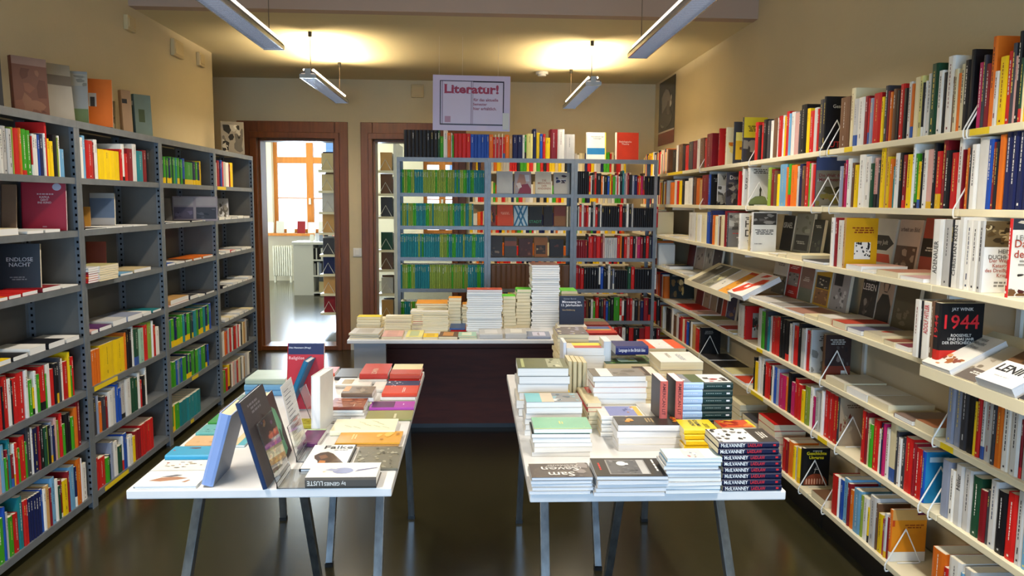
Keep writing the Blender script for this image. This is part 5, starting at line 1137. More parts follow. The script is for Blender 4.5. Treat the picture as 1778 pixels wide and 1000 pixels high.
fl(2, 2, [(287, 303, .008, 'B', 'navy booklet before the picture calendar'), (305, 330, .008, 'w', 'left white booklet before the picture calendar'), (333, 352, .010, 'k', 'black edged booklet before the picture calendar'), (354, 370, .008, 'w', 'right white booklet before the picture calendar')])
fl(3, 2, [(290, 304, .015, 'b', 'blue book lying, third shelf of third left unit'), (306, 321, .012, 'w', 'white book right of the blue one, third left unit'), (322, 334, .013, 'n', 'brown topped book, third shelf of third left unit'), (336, 350, .015, 'o', 'orange red topped book, third shelf of third left unit'), (352, 370, .016, 'o', 'second orange red book, third shelf of third left unit')])
fl(4, 2, [(294, 328, .010, 'p', 'pale pink topped booklet, fourth shelf of third left unit'), (296, 328, .030, 'h', 'olive yellow box-like book on the pink booklet', .0102), (330, 344, .026, 'K', 'dark topped book right of the olive yellow one'), (346, 356, .012, 'w', 'small white book, fourth shelf of third left unit'), (358, 372, .014, 'K', 'dark edged book beside the post, third left unit')])
for lv, lst in ((2, 'WwWww'), (3, 'wwrwWw'), (4, 'kWwwWw'), (5, 'wcwwWc')):
    x0, x1 = {2: (380, 434), 3: (382, 437), 4: (386, 439), 5: (390, 441)}[lv]; n = len(lst)
    for i, c in enumerate(lst):
        LF(lv, x0+(x1-x0)*i/n+.5, x0+(x1-x0)*(i+1)/n-.5, .012+.006*((i*5+lv) % 3), c, '%s book lying %s from left on the %s shelf of the farthest left unit' % (NAME[c], ORD[i+1], ORD[lv]), dp=.18)
# standing, facing the camera
def LS(lv, px, py, w_, h, t, sp_, label, yaw=0, tilt=6, **k):
    z = LZS[lv]+(.0158 if lv else .0195); p = on(px, py, 2, z)
    return stand((p.x, p.y, z), yaw, tilt, w_, h, t, sp_, label, **k)
def LY_(lv, px, X, w_, h, t, sp_, label, yaw=0, tilt=5, up=0., **k):
    z = LZS[lv]+(.0158 if lv else .0195)+up; y = y_at(px, X, z)
    return stand((X, y, z), yaw, tilt, w_, h, t, sp_, label, **k)
LY_(2, 38, -2.13, .190, .228, .016, 'a01a34', 'large dark red book with round grey sticker facing out, second shelf of nearest left unit', yaw=14, front='a3182e', page=WHP,
    texts=[('#1', 'd8b0b0', .52, .76, .40), ('KAFKA\nGEHT\nINS KINO', 'e0c4c4', .52, .64, .30), ('#1', 'c89098', .5, .08, .12)],
    blobs=[([(.8+.10*math.cos(q), .91+.075*math.sin(q)) for q in [2*math.pi*j/18 for j in range(18)]], hx('b8b4c4'))])
LY_(2, 2, -2.14, .06, .22, .014, '7a5c4a', 'brown book leaning at the left picture edge, second shelf', yaw=20, tilt=16, front='80644e') 
LY_(2, 112, -2.06, .10, .215, .010, '6a4a40', 'brown book standing slanted behind the large red cover', yaw=48, tilt=10, front='6f4a3c')
LY_(3, -8, -2.12, .18, .215, .020, '1a1a1e', 'black book ENDLOSE NACHT facing out, third shelf of nearest left unit', yaw=14, front='1c1c20', texts=[('ENDLOSE\nNACHT', 'b8b8b8', .55, .62, .58), ('#2', '6a6a6a', .5, .28, .4)])
LY_(2, 156, -2.10, .125, .175, .030, '7f8a96', 'grey blue book facing out, second shelf of second left unit', yaw=14, front='5c6c84', patches=[(0, .84, 1, 1, 'a8a8a4'), (0, 0, 1, .22, 'a8a4a0')], up=.008)
LY_(2, 145, -2.08, .035, .11, .012, 'b8822e', 'small golden brown book beside the post of the second left unit', yaw=20)
LY_(3, 150, -2.12, .10, .185, .012, '8a3a28', 'reddish brown book leaning in the third shelf, second left unit', yaw=20, tilt=14, front='92432c')
LY_(2, 287, -2.12, .05, .16, .014, '6a6660', 'dark grey slanted book beside the picture calendar', yaw=40, tilt=10)
LY_(2, 300, -2.13, .30, .175, .008, '8a8290', 'wide picture calendar with four framed views, third left unit', yaw=14, front='a49494', patches=[(.03, .62, .46, .94, 'b0a4a0'), (.52, .62, .97, .94, 'b0a4a0'), (.03, .08, .46, .56, '5c4f60'), (.52, .08, .97, .56, '3a3438')],
    blobs=blb(81, (.54, .1, .95, .5), ['1c1a1e', '5a5458'], 6)+blb(82, (.05, .1, .44, .5), ['7a6a80', '4a3f50'], 5))
LY_(1, 411, -2.08, .10, .135, .012, 'c8b88c', 'cream covered book standing at the end, top shelf of farthest left unit', yaw=14, front='cdbd94', patches=[(.3, .6, .7, .7, '8a7a58')])
LY_(2, 379, -2.06, .085, .165, .016, 'b8b8bc', 'silvery wrapped book leaning, second shelf of farthest left unit', yaw=24, tilt=16, front='a8a8ac', blobs=blb(83, (.05, .05, .95, .9), ['e4e4e8', '5c5854', '8a8680'], 14))
# on top of the rack
tops = [(-14, .03, .245, .03, '3c3836', 'dark book at the left picture edge on top of the rack', {}, 0),
        (17, .150, .255, .03, '6a3a2a', 'dark brown book in shiny wrapper, first on top of left rack', dict(front='6b3f2e', patches=[(0, .86, 1, 1, '8a6a5c')], blobs=blb(84, (.05, .05, .95, .8), ['7a4a34', '5a3020', '80543c'], 9)), 0),
        (75, .130, .270, .050, '3c3440', 'tall dark-spined book with pale cover on top of the left rack', dict(front='9c9180', patches=[(0, .62, 1, .80, '5a4c3c'), (0, .8, 1, 1, '8d8270')], sp_patches=[(.1, .72, .9, .88, 'b8b8c0')]), 4),
        (103, .130, .262, .012, '8c8c84', 'landscape picture book with green lower part on top of left rack', dict(front='8c8c88', patches=[(0, 0, 1, .28, '5f6e44'), (0, .72, 1, .95, '9c9688')], blobs=blb(85, (.02, .70, .98, .92), ['7a7468', 'a8a294'], 6)), 4),
        (139, .155, .255, .026, 'd0661c', 'bright orange book with small oval portrait on top of the left rack', dict(front='d4691e', patches=[(.28, .42, .52, .70, 'b8b0a8'), (.33, .42, .47, .62, '3c3836')]), 6),
        (173, .080, .170, .010, '6a5c3c', 'slanted small brown patterned book on top of the left rack', dict(front='6e6044', blobs=blb(86, (.05, .05, .95, .95), ['a89c74', '3c3424'], 12)), 10),
        (208, .060, .255, .035, 'b08a64', 'thick tan book with black emblem on spine, top of the left rack', dict(front='b89470', patches=[(.1, .7, .6, .8, '2c2826')]), 0),
        (230, .110, .255, .030, '3f5a62', 'grey green book with dark spine, last on top of left rack', dict(front='7c8c80', patches=[(.25, .35, .6, .65, '4f5c3c')], sp_patches=[(.1, .74, .9, .84, 'c0c8cc')]), 0)]
for px, w_, h, t, c, lab, k, tl in tops:
    y = y_at(px, -2.06, 1.94); z = LZS[0]+.0195
    stand((-2.06+.02*(t > .028), y, z), 52 if t > .028 else 20, 3+tl, w_, h, t, c, lab, **k)
# framed black and white poster leaning on the farthest unit
p = (-2.06, y_at(385, -2.06, 1.94), LZS[0]+.0195)
r = empty('small_poster', p, math.radians(20)); r.rotation_euler.x = math.radians(-10); tag(r, 'black and white photo card leaning above the farthest left unit', 'poster')
mb = MB(); mb.box(0, .18, 0, .003, 0, .27, hx('8a8276'))
for P, c in blb(87, (.05, .05, .95, .9), ['2c2a28', 'c8c2b4', '5c5852', 'a8a296'], 16): mb.face([(u*.18, -.0004-.00003*i, v*.27) for i, (u, v) in enumerate(P)], c)
mb.build('print', M_sign, r, color=True)

# ============================================================ RIGHT WALL: FLAT, TILTED AND FACE-OUT BOOKS
def RF(lv, px0, px1, t, c, label, dp=.19, ins=.004, up=0., a=0, **k):
    z = RZS[lv]+.0126+up; X = RXF[lv]; ya, yb = y_at(px1, X+ins, z), y_at(px0, X+ins, z)
    return flat(X+ins, X+ins+dp, ya+.002, yb-.002, z, t, a, c, label, .6, int(px0), page=k.pop('page', WHP), **k)
def rf(lv, items):
    for i, it in enumerate(items):
        px0, px1, t, c, lab = it[:5]; kk = it[5] if len(it) > 5 else {}
        RF(lv, px0, px1, t, c, lab, ins=.003+.003*(i % 3), **kk)
g3 = 'third shelf of the right wall'
rf(2, [(1145+i*8.5, 1152.5+i*8.5, .010, 'wcWwcw'[i], '%s flat book, %s of the far row on the third right shelf' % (NAME['wcWwcw'[i]], ORD[i+1])) for i in range(6)])
rf(2, [(1334, 1349, .012, 'w', 'thin cream book flat after the big white cover, third right shelf', dict(page=CRP)), (1350, 1364, .016, 'c', 'cream flat book, second in the low row before the black ISRAEL cover', dict(page=CRP)),
       (1365, 1392, .026, 'c', 'thick cream flat pile book before the grey covers, third right shelf', dict(page=CRP)), (1393, 1431, .012, 'K', 'wide thin book with dark edge, third right shelf', {}),
       (1468, 1496, .022, 'w', 'white flat book with red edge beside the yellow cover', dict(front='e0b0a0')), (1497, 1518, .010, 'w', 'thin white flat book between two thicker ones, third right shelf'),
       (1521, 1560, .022, 'c', 'cream flat book before the pink cover, third right shelf', dict(page=CRP, front='b8806a')), (1562, 1604, .014, 'w', 'open-looking white booklet beside the first white spines', dict(front='c8a0a0'))])
rf(3, [(1148, 1154, .02, 'c', 'small cream flat book at the far end, fourth right shelf'), (1155, 1163, .026, 'K', 'dark topped thick flat book at the far end, fourth right shelf', dict(page=WHP)), (1172, 1184, .010, 'w', 'white flat book before the tilted shelf'), (1186, 1197, .010, 'W', 'grey flat book before the tilted shelf')])
rf(3, [(1290, 1302, .012, 'h', 'ochre topped flat book, first after the tilted shelf'), (1304, 1334, .010, 'w', 'wide white magazine on the fourth right shelf', dict(front='c8c2b8')), (1336, 1358, .010, 'W', 'grey magazine on the fourth right shelf', dict(front='9a948c')), (1360, 1394, .010, 'w', 'white booklet with brown cover, fourth right shelf', dict(front='a87a68')),
       (1396, 1417, .014, 'c', 'small cream flat book, fourth right shelf', dict(page=CRP)), (1419, 1442, .030, 'c', 'thick white book with dark picture, fourth right shelf', dict(page=CRP, front='e0dad0')), (1444, 1468, .030, 'r', 'thick book with orange red cover lying on fourth right shelf', dict(page=CRP, front='c0462e')),
       (1470, 1496, .020, 'l', 'blue grey book lying on fourth right shelf', dict(front='6a6a86')), (1499, 1531, .026, 'c', 'cream book with red oval lying on fourth right shelf', dict(page=CRP, front='b8b09a', blobs=[([(.3+.12*math.cos(q), .4+.14*math.sin(q)) for q in [2*math.pi*j/12 for j in range(12)]], hx('b83a2a'))])), (1533, 1552, .020, 'c', 'small cream book before the white edged one', dict(page=CRP, front='8a5040')), (1554, 1578, .018, 'w', 'white edged book with dark red cover beside the white spines', dict(front='7a3444'))])
rf(4, [(1158, 1172, .010, 'w', 'white flat book under the dark portrait cover, fifth right shelf', dict(front='e0d8cc')), (1173, 1196, .012, 'r', 'red topped flat book, fifth right shelf far end', dict(front='c82a20')), (1198, 1212, .012, 'w', 'white flat book with pink cover, fifth right shelf', dict(front='d8b0a0')),
       (1214, 1228, .010, 'a', 'olive flat book, fifth right shelf', dict(front='7a7a4a')), (1230, 1246, .010, 'w', 'white flat booklet before the blue picture cover', dict(front='d8d0c4')), (1248, 1262, .010, 'r', 'second red flat book, fifth right shelf', dict(front='b83a2c')), (1264, 1273, .010, 'c', 'cream flat booklet beside the red box-like book', {})])
rf(4, [(1433, 1466, .034, 'c', 'first of four pale thick books lying on fifth right shelf', dict(page=CRP, front='cfc8b8')), (1469, 1505, .030, 'w', 'second of four pale thick books lying on fifth right shelf', dict(front='dcd8ce')), (1506, 1542, .030, 'c', 'third of four pale thick books lying on fifth right shelf', dict(page=CRP, front='d0c8b8')),
       (1551, 1584, .018, 'n', 'thin brown topped book lying on the fifth right shelf', dict(page=WHP, front='8a746a')), (1588, 1622, .032, 'c', 'cream book with orange brown cover, last lying on fifth right shelf', dict(page=CRP, front='b0704c'))])
rf(5, [(1216, 1232, .010, 'K', 'black flat book with red strip, sixth right shelf', dict(front='2c2a2c')), (1234, 1252, .008, 'k', 'black flat book, second on the sixth right shelf', {}), (1254, 1272, .012, 'w', 'white flat book with yellow strip, sixth right shelf', dict(front='d8d098')), (1274, 1294, .012, 'w', 'flat book with red label, sixth right shelf', dict(front='c8442c'))])
rf(6, [(1408, 1432, .036, 'c', 'thick flat book with brown cover lying on bottom right shelf', dict(page=CRP, front='6a4a34'))])
# short piles on the bottom shelf behind the right table
for i, (x0, x1, n, cs, lab) in enumerate(((1262, 1285, 5, 'ycykc', 'yellow edged pile'), (1288, 1312, 4, 'RcRK', 'dark red pile'), (1316, 1345, 6, 'cwrwrr', 'red and white pile'))):
    for j in range(n):
        RF(6, x0, x1, .035, cs[j], '%s book, %s from bottom of the %s behind the right table' % (NAME[cs[j]], ORD[j+1], lab), up=j*.0352, dp=.17, page=CRP, group='piles on the bottom right shelf')
# tilted shelves
def tilt_book(bay, lv, px0, px1, c, label, t=.012, off=0, L_=.24, up=0., **k):
    xf = RXF[lv]-.03; z = RZS[lv]-.012; ang = math.atan2(.127, .24)
    ya, yb = y_at(px1, xf, z), y_at(px0, xf, z)
    ez = Vector((math.cos(ang), 0, math.sin(ang))); ex = Vector((-math.sin(ang), 0, math.cos(ang))); ey = Vector((0, -1, 0))
    o = Vector((xf, yb, z))+ex*(.002+up)+ez*.004
    return make_book(frame(o, ex, ey, ez), t, yb-ya, L_, c, label=label, **k)
tb = [(1200, 1216, 'grey', 'K', dict(front='6a665c', blobs=blb(91, (.05, .05, .95, .95), ['8d897c', 'd8d4c8', '4a473e'], 8))), (1217, 1231, 'olive grey', 'W', dict(front='8f8c78', blobs=blb(92, (.05, .05, .95, .6), ['6a6858', 'c8c4a8', 'd8cf8a'], 9))),
      (1232, 1246, 'white', 'w', dict(front='e2ddd0', blobs=blb(93, (.2, .2, .5, .4), ['3c3a36'], 2))), (1247, 1264, 'orange', 'o', dict(front='e8a02e', patches=[(0, .9, 1, 1, 'd0401c')], blobs=blb(94, (.1, .1, .8, .5), ['b8701c'], 3))),
      (1265, 1291, 'white and red map', 'w', dict(front='f0ede8', blobs=[([(.1, .1), (.35, .05), (.6, .2), (.7, .45), (.95, .6), (.9, .8), (.6, .75), (.5, .5), (.25, .5)], hx('dc3c1c')), ([(.4, .3), (.55, .35), (.5, .48), (.38, .42)], hx('f0ede8')), ([(.3, .8), (.6, .86), (.7, .96), (.4, .95)], hx('dc3c1c'))], t=.03))]
for x0, x1, nm, c, k in tb:
    tt = k.pop('t', .010); tilt_book(1, 3, x0, x1, c, '%s covered magazine on the tilted shelf of the far right wall' % nm, t=tt, page=BLUEP, **k)
tilt_book(4, 3, 1603, 1652, 'w', 'white book with reclining figure picture, first on the near tilted shelf', t=.026, L_=.205, front='ebe6dc', page=BLUEP, texts=[('Teresa\ndie Macht\nder Frau', '9a9488', .45, .78, .62)],
          blobs=blb(95, (.3, .06, .95, .42), ['a8683a', 'd8a870', '7a3a2a', 'c88a5a', '8a4a3a'], 12, (.08, .2)))
tilt_book(4, 3, 1657, 1694, 'w', 'sepia photo book with white title, second on the near tilted shelf', t=.014, L_=.20, front='c8c0b0', patches=[(0, 0, 1, .3, '6a6058')], texts=[('#2', 'ece8e0', .6, .2, .6)], blobs=blb(96, (.05, .25, .95, .6), ['a89c8a', '8a7e6c'], 5))
tilt_book(4, 3, 1699, 1764, 'w', 'thick white book with bold black title and brown portrait, near tilted shelf', t=.040, L_=.215, front='f0eeea', page=BLUEP, patches=[(0, .50, 1, 1, '6a4a2c')], blobs=blb(97, (.3, .52, .95, .98), ['3c2816', 'a8804e', 'd8b888', '5c4024'], 10), texts=[('LENIN', '26262a', .5, .34, .78, None, .02), ('#1', 'c0c0c0', .5, .16, .5)])
tilt_book(4, 3, 1768, 1800, 'k', 'dark book with white lettering at the right picture edge, tilted shelf', t=.016, L_=.20, front='2c2a2c', texts=[('#2', 'd8d4cc', .5, .3, .5)])
# face out against the back panel: (lv, px0, px1, h, color, label, kw)
def RO(lv, px0, px1, h, c, label, X=1.83, t=.018, tilt=7, **k):
    z = RZS[lv]+.0126; ya = y_at(px0, X, z); yb = y_at(px1, X, z)
    return stand((X-.03, ya, z), -90, tilt, ya-yb-.003, h, t, c, label, **k)
RO(2, 1361, 1381, .20, '1c1c20', 'black book titled ISRAEL facing out behind the cream pile', front='202024', texts=[('ISRAEL', 'c8c8c8', .5, .72, .8)])
RO(2, 1383, 1413, .215, '5c5e60', 'grey book with dark lower part facing out, third right shelf', front='7c7e7c', patches=[(.1, .05, .9, .45, '34363a')], texts=[('#2', 'b8bab8', .5, .25, .6)], blobs=blb(101, (.1, .5, .9, .95), ['92948f', '65675f'], 6))
RO(2, 1414, 1433, .185, '2c2c2e', 'dark book with pale figure facing out beside grey one', front='2e302e', blobs=blb(102, (.1, .1, .9, .5), ['7a7e70', '4a4c44'], 5), texts=[('#2', 'c8c8c0', .5, .8, .6)])
RO(2, 1520, 1558, .205, 'd8cfc0', 'white book with black arrow shape, facing out on third right shelf', front='ddd4c4', blobs=[([(.02, .32), (.7, .32), (.98, .48), (.7, .64), (.02, .64)], hx('2a2422')), ([(.1, .06), (.2, .24), (.85, .24), (.95, .06)], hx('c8442a'))], texts=[('Tony Judt', 'c8c0b4', .42, .48, .6)])
RO(2, 1561, 1602, .205, 'c8b0a0', 'pale pink book with brown portrait facing out, third right shelf', front='cdb6a6', patches=[(.02, .0, .92, .46, '6a4c3c')], texts=[('arbeit an Bild', '6a5448', .5, .80, .8)], blobs=blb(103, (.1, .02, .85, .42), ['8a6850', '4c342a', 'b89a84'], 6))
RO(2, 1604, 1640, .215, '9c3a30', 'red and black book facing out behind the first white spines', front='a8483a', patches=[(0, .28, 1, .62, '2c2424')], texts=[('#2', 'd8d0c8', .5, .42, .7)])
RO(3, 1198, 1210, .19, '5a1c20', 'dark red book facing out at the far end, fourth right shelf')
RO(3, 1211, 1226, .19, 'a89c94', 'grey pink book facing out at the far end, fourth right shelf', blobs=blb(104, (.2, .2, .8, .7), ['5a4a48'], 3))
RO(3, 1227, 1240, .20, 'a8a49c', 'grey book with black curve, far end of fourth right shelf', blobs=blb(105, (.2, .2, .8, .8), ['3c3a3a', 'c8c4bc'], 5))
RO(3, 1241, 1256, .19, '3c3634', 'dark photo book facing out at the far end of fourth right shelf', blobs=blb(106, (.1, .1, .9, .8), ['8a8078', '5c544c'], 5))
RO(3, 1346, 1370, .215, 'cfc8b8', 'white book with crowd picture, first facing out on fourth right shelf', patches=[(0, 0, 1, .5, '8a7f68')], blobs=blb(107, (.03, .02, .97, .5), ['5c5240', 'b8ac90'], 12, (.05, .14)), texts=[('#2', '6a6258', .55, .8, .6)])
RO(3, 1371, 1392, .205, 'b8302a', 'red book with black and white photo, facing out on fourth right shelf', patches=[(.08, .32, .92, .68, '8a8680')], blobs=blb(108, (.1, .34, .9, .66), ['4a4844', 'c8c4bc'], 10, (.05, .14)), texts=[('#2', 'e8d0cc', .5, .82, .7), ('#2', 'e0c0bc', .5, .14, .5)])
RO(3, 1393, 1416, .20, '7a5a50', 'grey red book in wrapper facing out on fourth right shelf', front='86685c', patches=[(0, .0, 1, .35, '6c7060')], texts=[('#3', 'd8c8bc', .5, .6, .5)])
RO(3, 1419, 1446, .215, 'd0a22a', 'ochre yellow book with two group photos, fourth right shelf', front='c89c24', patches=[(.08, .42, .92, .72, '3c3630'), (.08, .04, .92, .40, '8a5f38')], blobs=blb(109, (.1, .44, .9, .7), ['c8c0ac', '7a7264'], 9, (.05, .12))+blb(110, (.1, .05, .9, .38), ['b88a50', '5c4024'], 10, (.05, .12)))
RO(3, 1448, 1478, .205, '8a888a', 'grey book with dark dome and tank picture, fourth right shelf', front='98969a', patches=[(.12, .6, .6, .9, '2c2c30')], blobs=blb(111, (.1, .05, .9, .55), ['4a4c4e', 'c0c2c4', '6a6c6e'], 14, (.06, .16)))
RO(3, 1499, 1526, .215, '201e20', 'black book titled LEBEN facing out on fourth right shelf', front='242224', texts=[('#1', 'a8a4a0', .5, .84, .7), ('LEBEN', 'e4e0dc', .5, .70, .84)], blobs=blb(112, (.2, .05, .8, .5), ['5c5450', '3c3634', '8a827c'], 7))
RO(3, 1527, 1554, .215, 'b09c88', 'sepia book with soldier portrait facing out on fourth right shelf', front='b8a490', blobs=[([(.3, .95), (.7, .97), (.72, .8), (.6, .66), (.4, .66), (.3, .8)], hx('4a3a30')), ([(.05, .0), (.05, .4), (.3, .62), (.7, .62), (.95, .4), (.95, 0)], hx('2a2624')), ([(.36, .84), (.64, .84), (.6, .68), (.4, .68)], hx('c0a48c'))], texts=[('#3', 'c8c0b8', .6, .4, .5), ('#1', 'c8c0b8', .5, .1, .7)])
RO(3, 1556, 1598, .20, '58503c', 'dark olive book with a pale hill facing out, fourth right shelf', front='5c543e', blobs=blb(113, (.2, .1, .8, .45), ['7a705a', '4a432f', '8a8068'], 6))
RO(4, 1213, 1225, .19, '6a1f1c', 'dark red book facing out on the fifth right shelf, far left')
RO(4, 1226, 1237, .19, '9a8a78', 'tan lettered book facing out on the fifth right shelf', texts=[('#2', '5a4a3c', .5, .5, .6)])
RO(4, 1238, 1249, .18, '8a7c6a', 'grey tan book facing out on the fifth right shelf')
RO(4, 1250, 1258, .19, '3c2c24', 'dark brown book facing out on the fifth right shelf')
RO(4, 1259, 1266, .19, 'b03a24', 'orange red book facing out on the fifth right shelf')
RO(4, 1267, 1282, .20, '34385a', 'blue book with city at dusk facing out on the fifth right shelf', blobs=blb(114, (.05, .1, .95, .5), ['8a6a4a', '5a5a7a'], 7))
z = RZS[4]+.0226; y = y_at(1159, 1.64, z)
stand((1.66, y, z), 0, 6, .215, .23, .012, '1c211c', 'dark book with golden portrait face standing at the far end, fifth right shelf', front='1e241e', blobs=blb(115, (.06, .05, .55, .7), ['c8a45a', '7a5c2c', 'e0c888', '3c2c18'], 12), patches=[(.1, .82, .8, .85, 'a8a89c')])
z = RZS[3]+.0126+.03; 
# ============================================================ BACK RACK: BOOKS FACING OUT
def BO(lv, px0, px1, h, c, label, tilt=8, dy=.07, **k):
    z = BZ[lv]+.0156; a, b = on(px0, 350, 1, BY+dy).x, on(px1, 350, 1, BY+dy).x
    return stand((a, BY+dy, z), 0, tilt, b-a, h, .02, c, label, **k)
BO(1, 862, 890, .185, 'c8c6c0', 'silver grey book facing out, first in the middle bay, second shelf', front='cfccc4')
BO(1, 893, 922, .185, 'b8a8a8', 'book with bearded man portrait facing out in the middle bay', front='b0a4a6', blobs=[([(.1, .3), (.3, .9), (.6, .85), (.7, .5), (.45, .25)], hx('b88a7a')), ([(.2, 0), (.4, .4), (.8, .45), (1, .2), (1, 0)], hx('8a3c50')), ([(.1, .45), (.35, .5), (.45, .3), (.25, .2)], hx('d8ccc8'))], patches=[(.55, .55, .9, .85, 'c8ccd4')])
BO(1, 929, 957, .185, 'd8d0bc', 'white book MEINUNG DER ANDEREN facing out in the middle bay', front='dcd4c0', texts=[('DIE\nMEINUNG\nDER\nANDEREN', 'a86a4a', .55, .42, .8)])
BO(1, 961, 989, .18, 'b8b2a8', 'pale book with dark blue blot facing out in the middle bay', front='bdb6ac', blobs=blb(121, (.15, .5, .85, .88), ['26305c', '3c2c3c', '26305c'], 7), texts=[('#1', 'd8d8e8', .5, .66, .7)])
BO(2, 848, 861, .165, '8c3a24', 'orange patterned book partly behind the post, third shelf middle bay', blobs=blb(122, (.1, .1, .9, .9), ['e08a2a', '3c2418'], 8))
BO(2, 863, 891, .175, 'd84a20', 'bright orange red book facing out, third shelf of middle bay', front='d84a20', texts=[('#3', 'f0a080', .5, .6, .6)])
BO(2, 892, 917, .17, '3c7a9c', 'blue and white lattice patterned book facing out, middle bay', front='b8ccd4', blobs=[([(a_, 0), (a_+.12, 0), (a_+.7, 1), (a_+.58, 1)], hx('2c6f94')) for a_ in (-.0, .3)]+[([(a_+.6, 0), (a_+.72, 0), (a_+.12, 1), (a_, 1)], hx('2c6f94')) for a_ in (.0, .28)], patches=[])
BO(2, 918, 942, .165, '141414', 'black book with green STADT title facing out, middle bay', front='161616', texts=[('STADT', '2a8a5a', .5, .22, .9)])
BO(2, 944, 960, .165, '1c1416', 'dark book facing out before the sunset cover, middle bay')
BO(2, 962, 983, .17, '7a3020', 'dark red and ochre sunset cover facing out, middle bay', front='7c3424', patches=[(0, 0, 1, .5, '8a5a30')])
BO(3, 849, 873, .175, '3a2c24', 'dark brown book with pale swirl, fourth shelf middle bay', blobs=blb(123, (.1, .05, .9, .5), ['8a7058', '5c4634'], 6))
BO(3, 876, 898, .165, '4a4038', 'grey brown book with red picture band, fourth shelf middle bay', patches=[(0, .55, 1, .8, '8a4a34')])
BO(3, 901, 926, .155, '4a2218', 'dark reddish book facing out, fourth shelf middle bay', blobs=blb(124, (.2, .1, .9, .8), ['8a5038', '5c2c1c'], 6))
BO(3, 928, 952, .165, '9c5a1c', 'orange brown book with small photo, fourth shelf middle bay', front='9c5c20', patches=[(.15, .15, .85, .6, '3c2a1c')], blobs=blb(125, (.2, .2, .8, .55), ['c8a878', '6a4a30'], 5))
BO(3, 955, 980, .15, '241a1c', 'black book facing out at the right, fourth shelf middle bay', blobs=blb(126, (.1, .5, .9, .8), ['5c2c24'], 3))
for i, (a_, b_) in enumerate(((984, 988), (989, 994))):
    x = on(a_, 350, 1, BY+.05).x; make_book(frame((x, BY+.03, BZ[2]+.0156), (1, 0, 0), (0, 1, 0), (0, 0, 1)), .014, .13, .17, 'd8ccb0', label='cream spine at the right end of the middle bay, %s of two' % ('left', 'right')[i], page=CRP)
# on top of the rack
zt2 = BZ[0]+.0195
x = on(1018, 276, 1, BY+.05).x; x2 = on(1052, 276, 1, BY+.05).x
stand((x, BY+.05, zt2), 0, 4, x2-x, .222, .03, 'e8e4dc', 'white and blue book standing on top of the back rack, right bay', front='eae6dc', patches=[(0, .18, 1, .42, '2a7ab0'), (.94, 0, 1, 1, 'e0cc4a'), (0, 0, .04, 1, '9ab0a0')], texts=[('Wörterbuch der\nSoziologie', '5a5a5c', .55, .80, .66)])
x = on(1070, 277, 1, BY+.05).x; x2 = on(1110, 277, 1, BY+.05).x
stand((x, BY+.05, zt2), 8, 2, x2-x, .225, .045, 'c8b8a8', 'thick orange red book standing on top of the back rack, right bay', front='d2402a', texts=[('Soziologische\nTheorie', 'f0d8cc', .4, .62, .56)])

# ============================================================ BEYOND THE DOORS
# radiator
p = on(474, 490, 1, 14.9); q = on(508, 490, 1, 14.9)
r = empty('radiator', ((p.x+q.x)/2, 14.95, .12)); tag(r, 'white ribbed radiator under the far window', 'radiator'); w_ = q.x-p.x
for i in range(9):
    x = -w_/2+w_*(i+.5)/9; MB().box(x-w_/9*.36, x+w_/9*.36, -.05, .05, 0, .58).build('rib', M_rad, r, bevel=.012)
MB().tube([(-w_/2, 0, .04), (w_/2, 0, .04)], .018).build('lower_pipe', M_rad, r); MB().tube([(-w_/2, 0, .54), (w_/2, 0, .54)], .018).build('upper_pipe', M_rad, r)
for s in (-.4, .4): MB().box(s*w_-.015, s*w_+.015, -.04, .04, -.12, .0).build('foot', M_rad, r)
# white bookcase counter
p = on(511, 510, 1, 12.9); q = on(560, 510, 1, 12.9); x0, x1 = p.x, q.x+.12
r = empty('low_bookcase', (x0, 12.9, 0)); tag(r, 'low white bookcase counter in the room beyond the left doorway', 'bookcase')
W_ = x1-x0; MB().box(-.02, W_+.02, -.03, .5, .84, .88).build('counter_top', M_white, r); MB().box(0, W_*.55, 0, .48, 0, .84).build('side_cabinet', M_white, r)
MB().box(W_*.55, W_, .46, .48, 0, .84).build('back', M_white, r); MB().box(W_-.02, W_, 0, .46, 0, .84).build('side_panel', M_white, r)
for i, z in enumerate((.04, .32, .58)): MB().box(W_*.55, W_-.02, 0, .46, z-.012, z+.012).build('shelf', M_white, r)
rg = random.Random(9)
for lv, z in enumerate((.332, .592)):
    x = x0+W_*.56
    k = 0
    while x < x1-.05:
        t = rg.uniform(.02, .035); k += 1
        h = rg.uniform(.18, .22); c = rg.choice('wWkKnlw')
        make_book(frame((x, 12.93, z), (1, 0, 0), (0, 1, 0), (0, 0, 1)), t-.001, .14, h, PAL[c], label='%s book, %s from left on the %s shelf of the low white bookcase' % (NAME[c], ORD[k], ['middle', 'upper'][lv]), group='books in the low white bookcase'); x += t
make_book(frame((x0+W_*.68, 12.95, .053), (1, 0, 0), (0, 1, 0), (0, 0, 1)), .12, .02, .17, PAL['e'], label='tan book at the bottom of the low white bookcase')
for i in range(6):
    c = 'wWlkWp'[i]; stand((x0+.25+i*.075, 13.0+.03*(i % 2), .881), 0, 10, .065, .12+.02*(i % 3), .01, c, '%s card, %s from left in the display on the low bookcase' % (NAME[c], ORD[i+1]), name='greeting_card', group='cards on the low white bookcase')
for i in range(9):
    c = 'wWwRwWrow'[i]; x = W1[0]-.1+i*.20
    o = stand((x, YF-.17, WS+.001), 0, 8, .15, .21+.02*(i % 2), .012, c, '%s covered book, %s from left on the far window sill' % (NAME[c], ORD[i+1]), group='books on the far window sill')
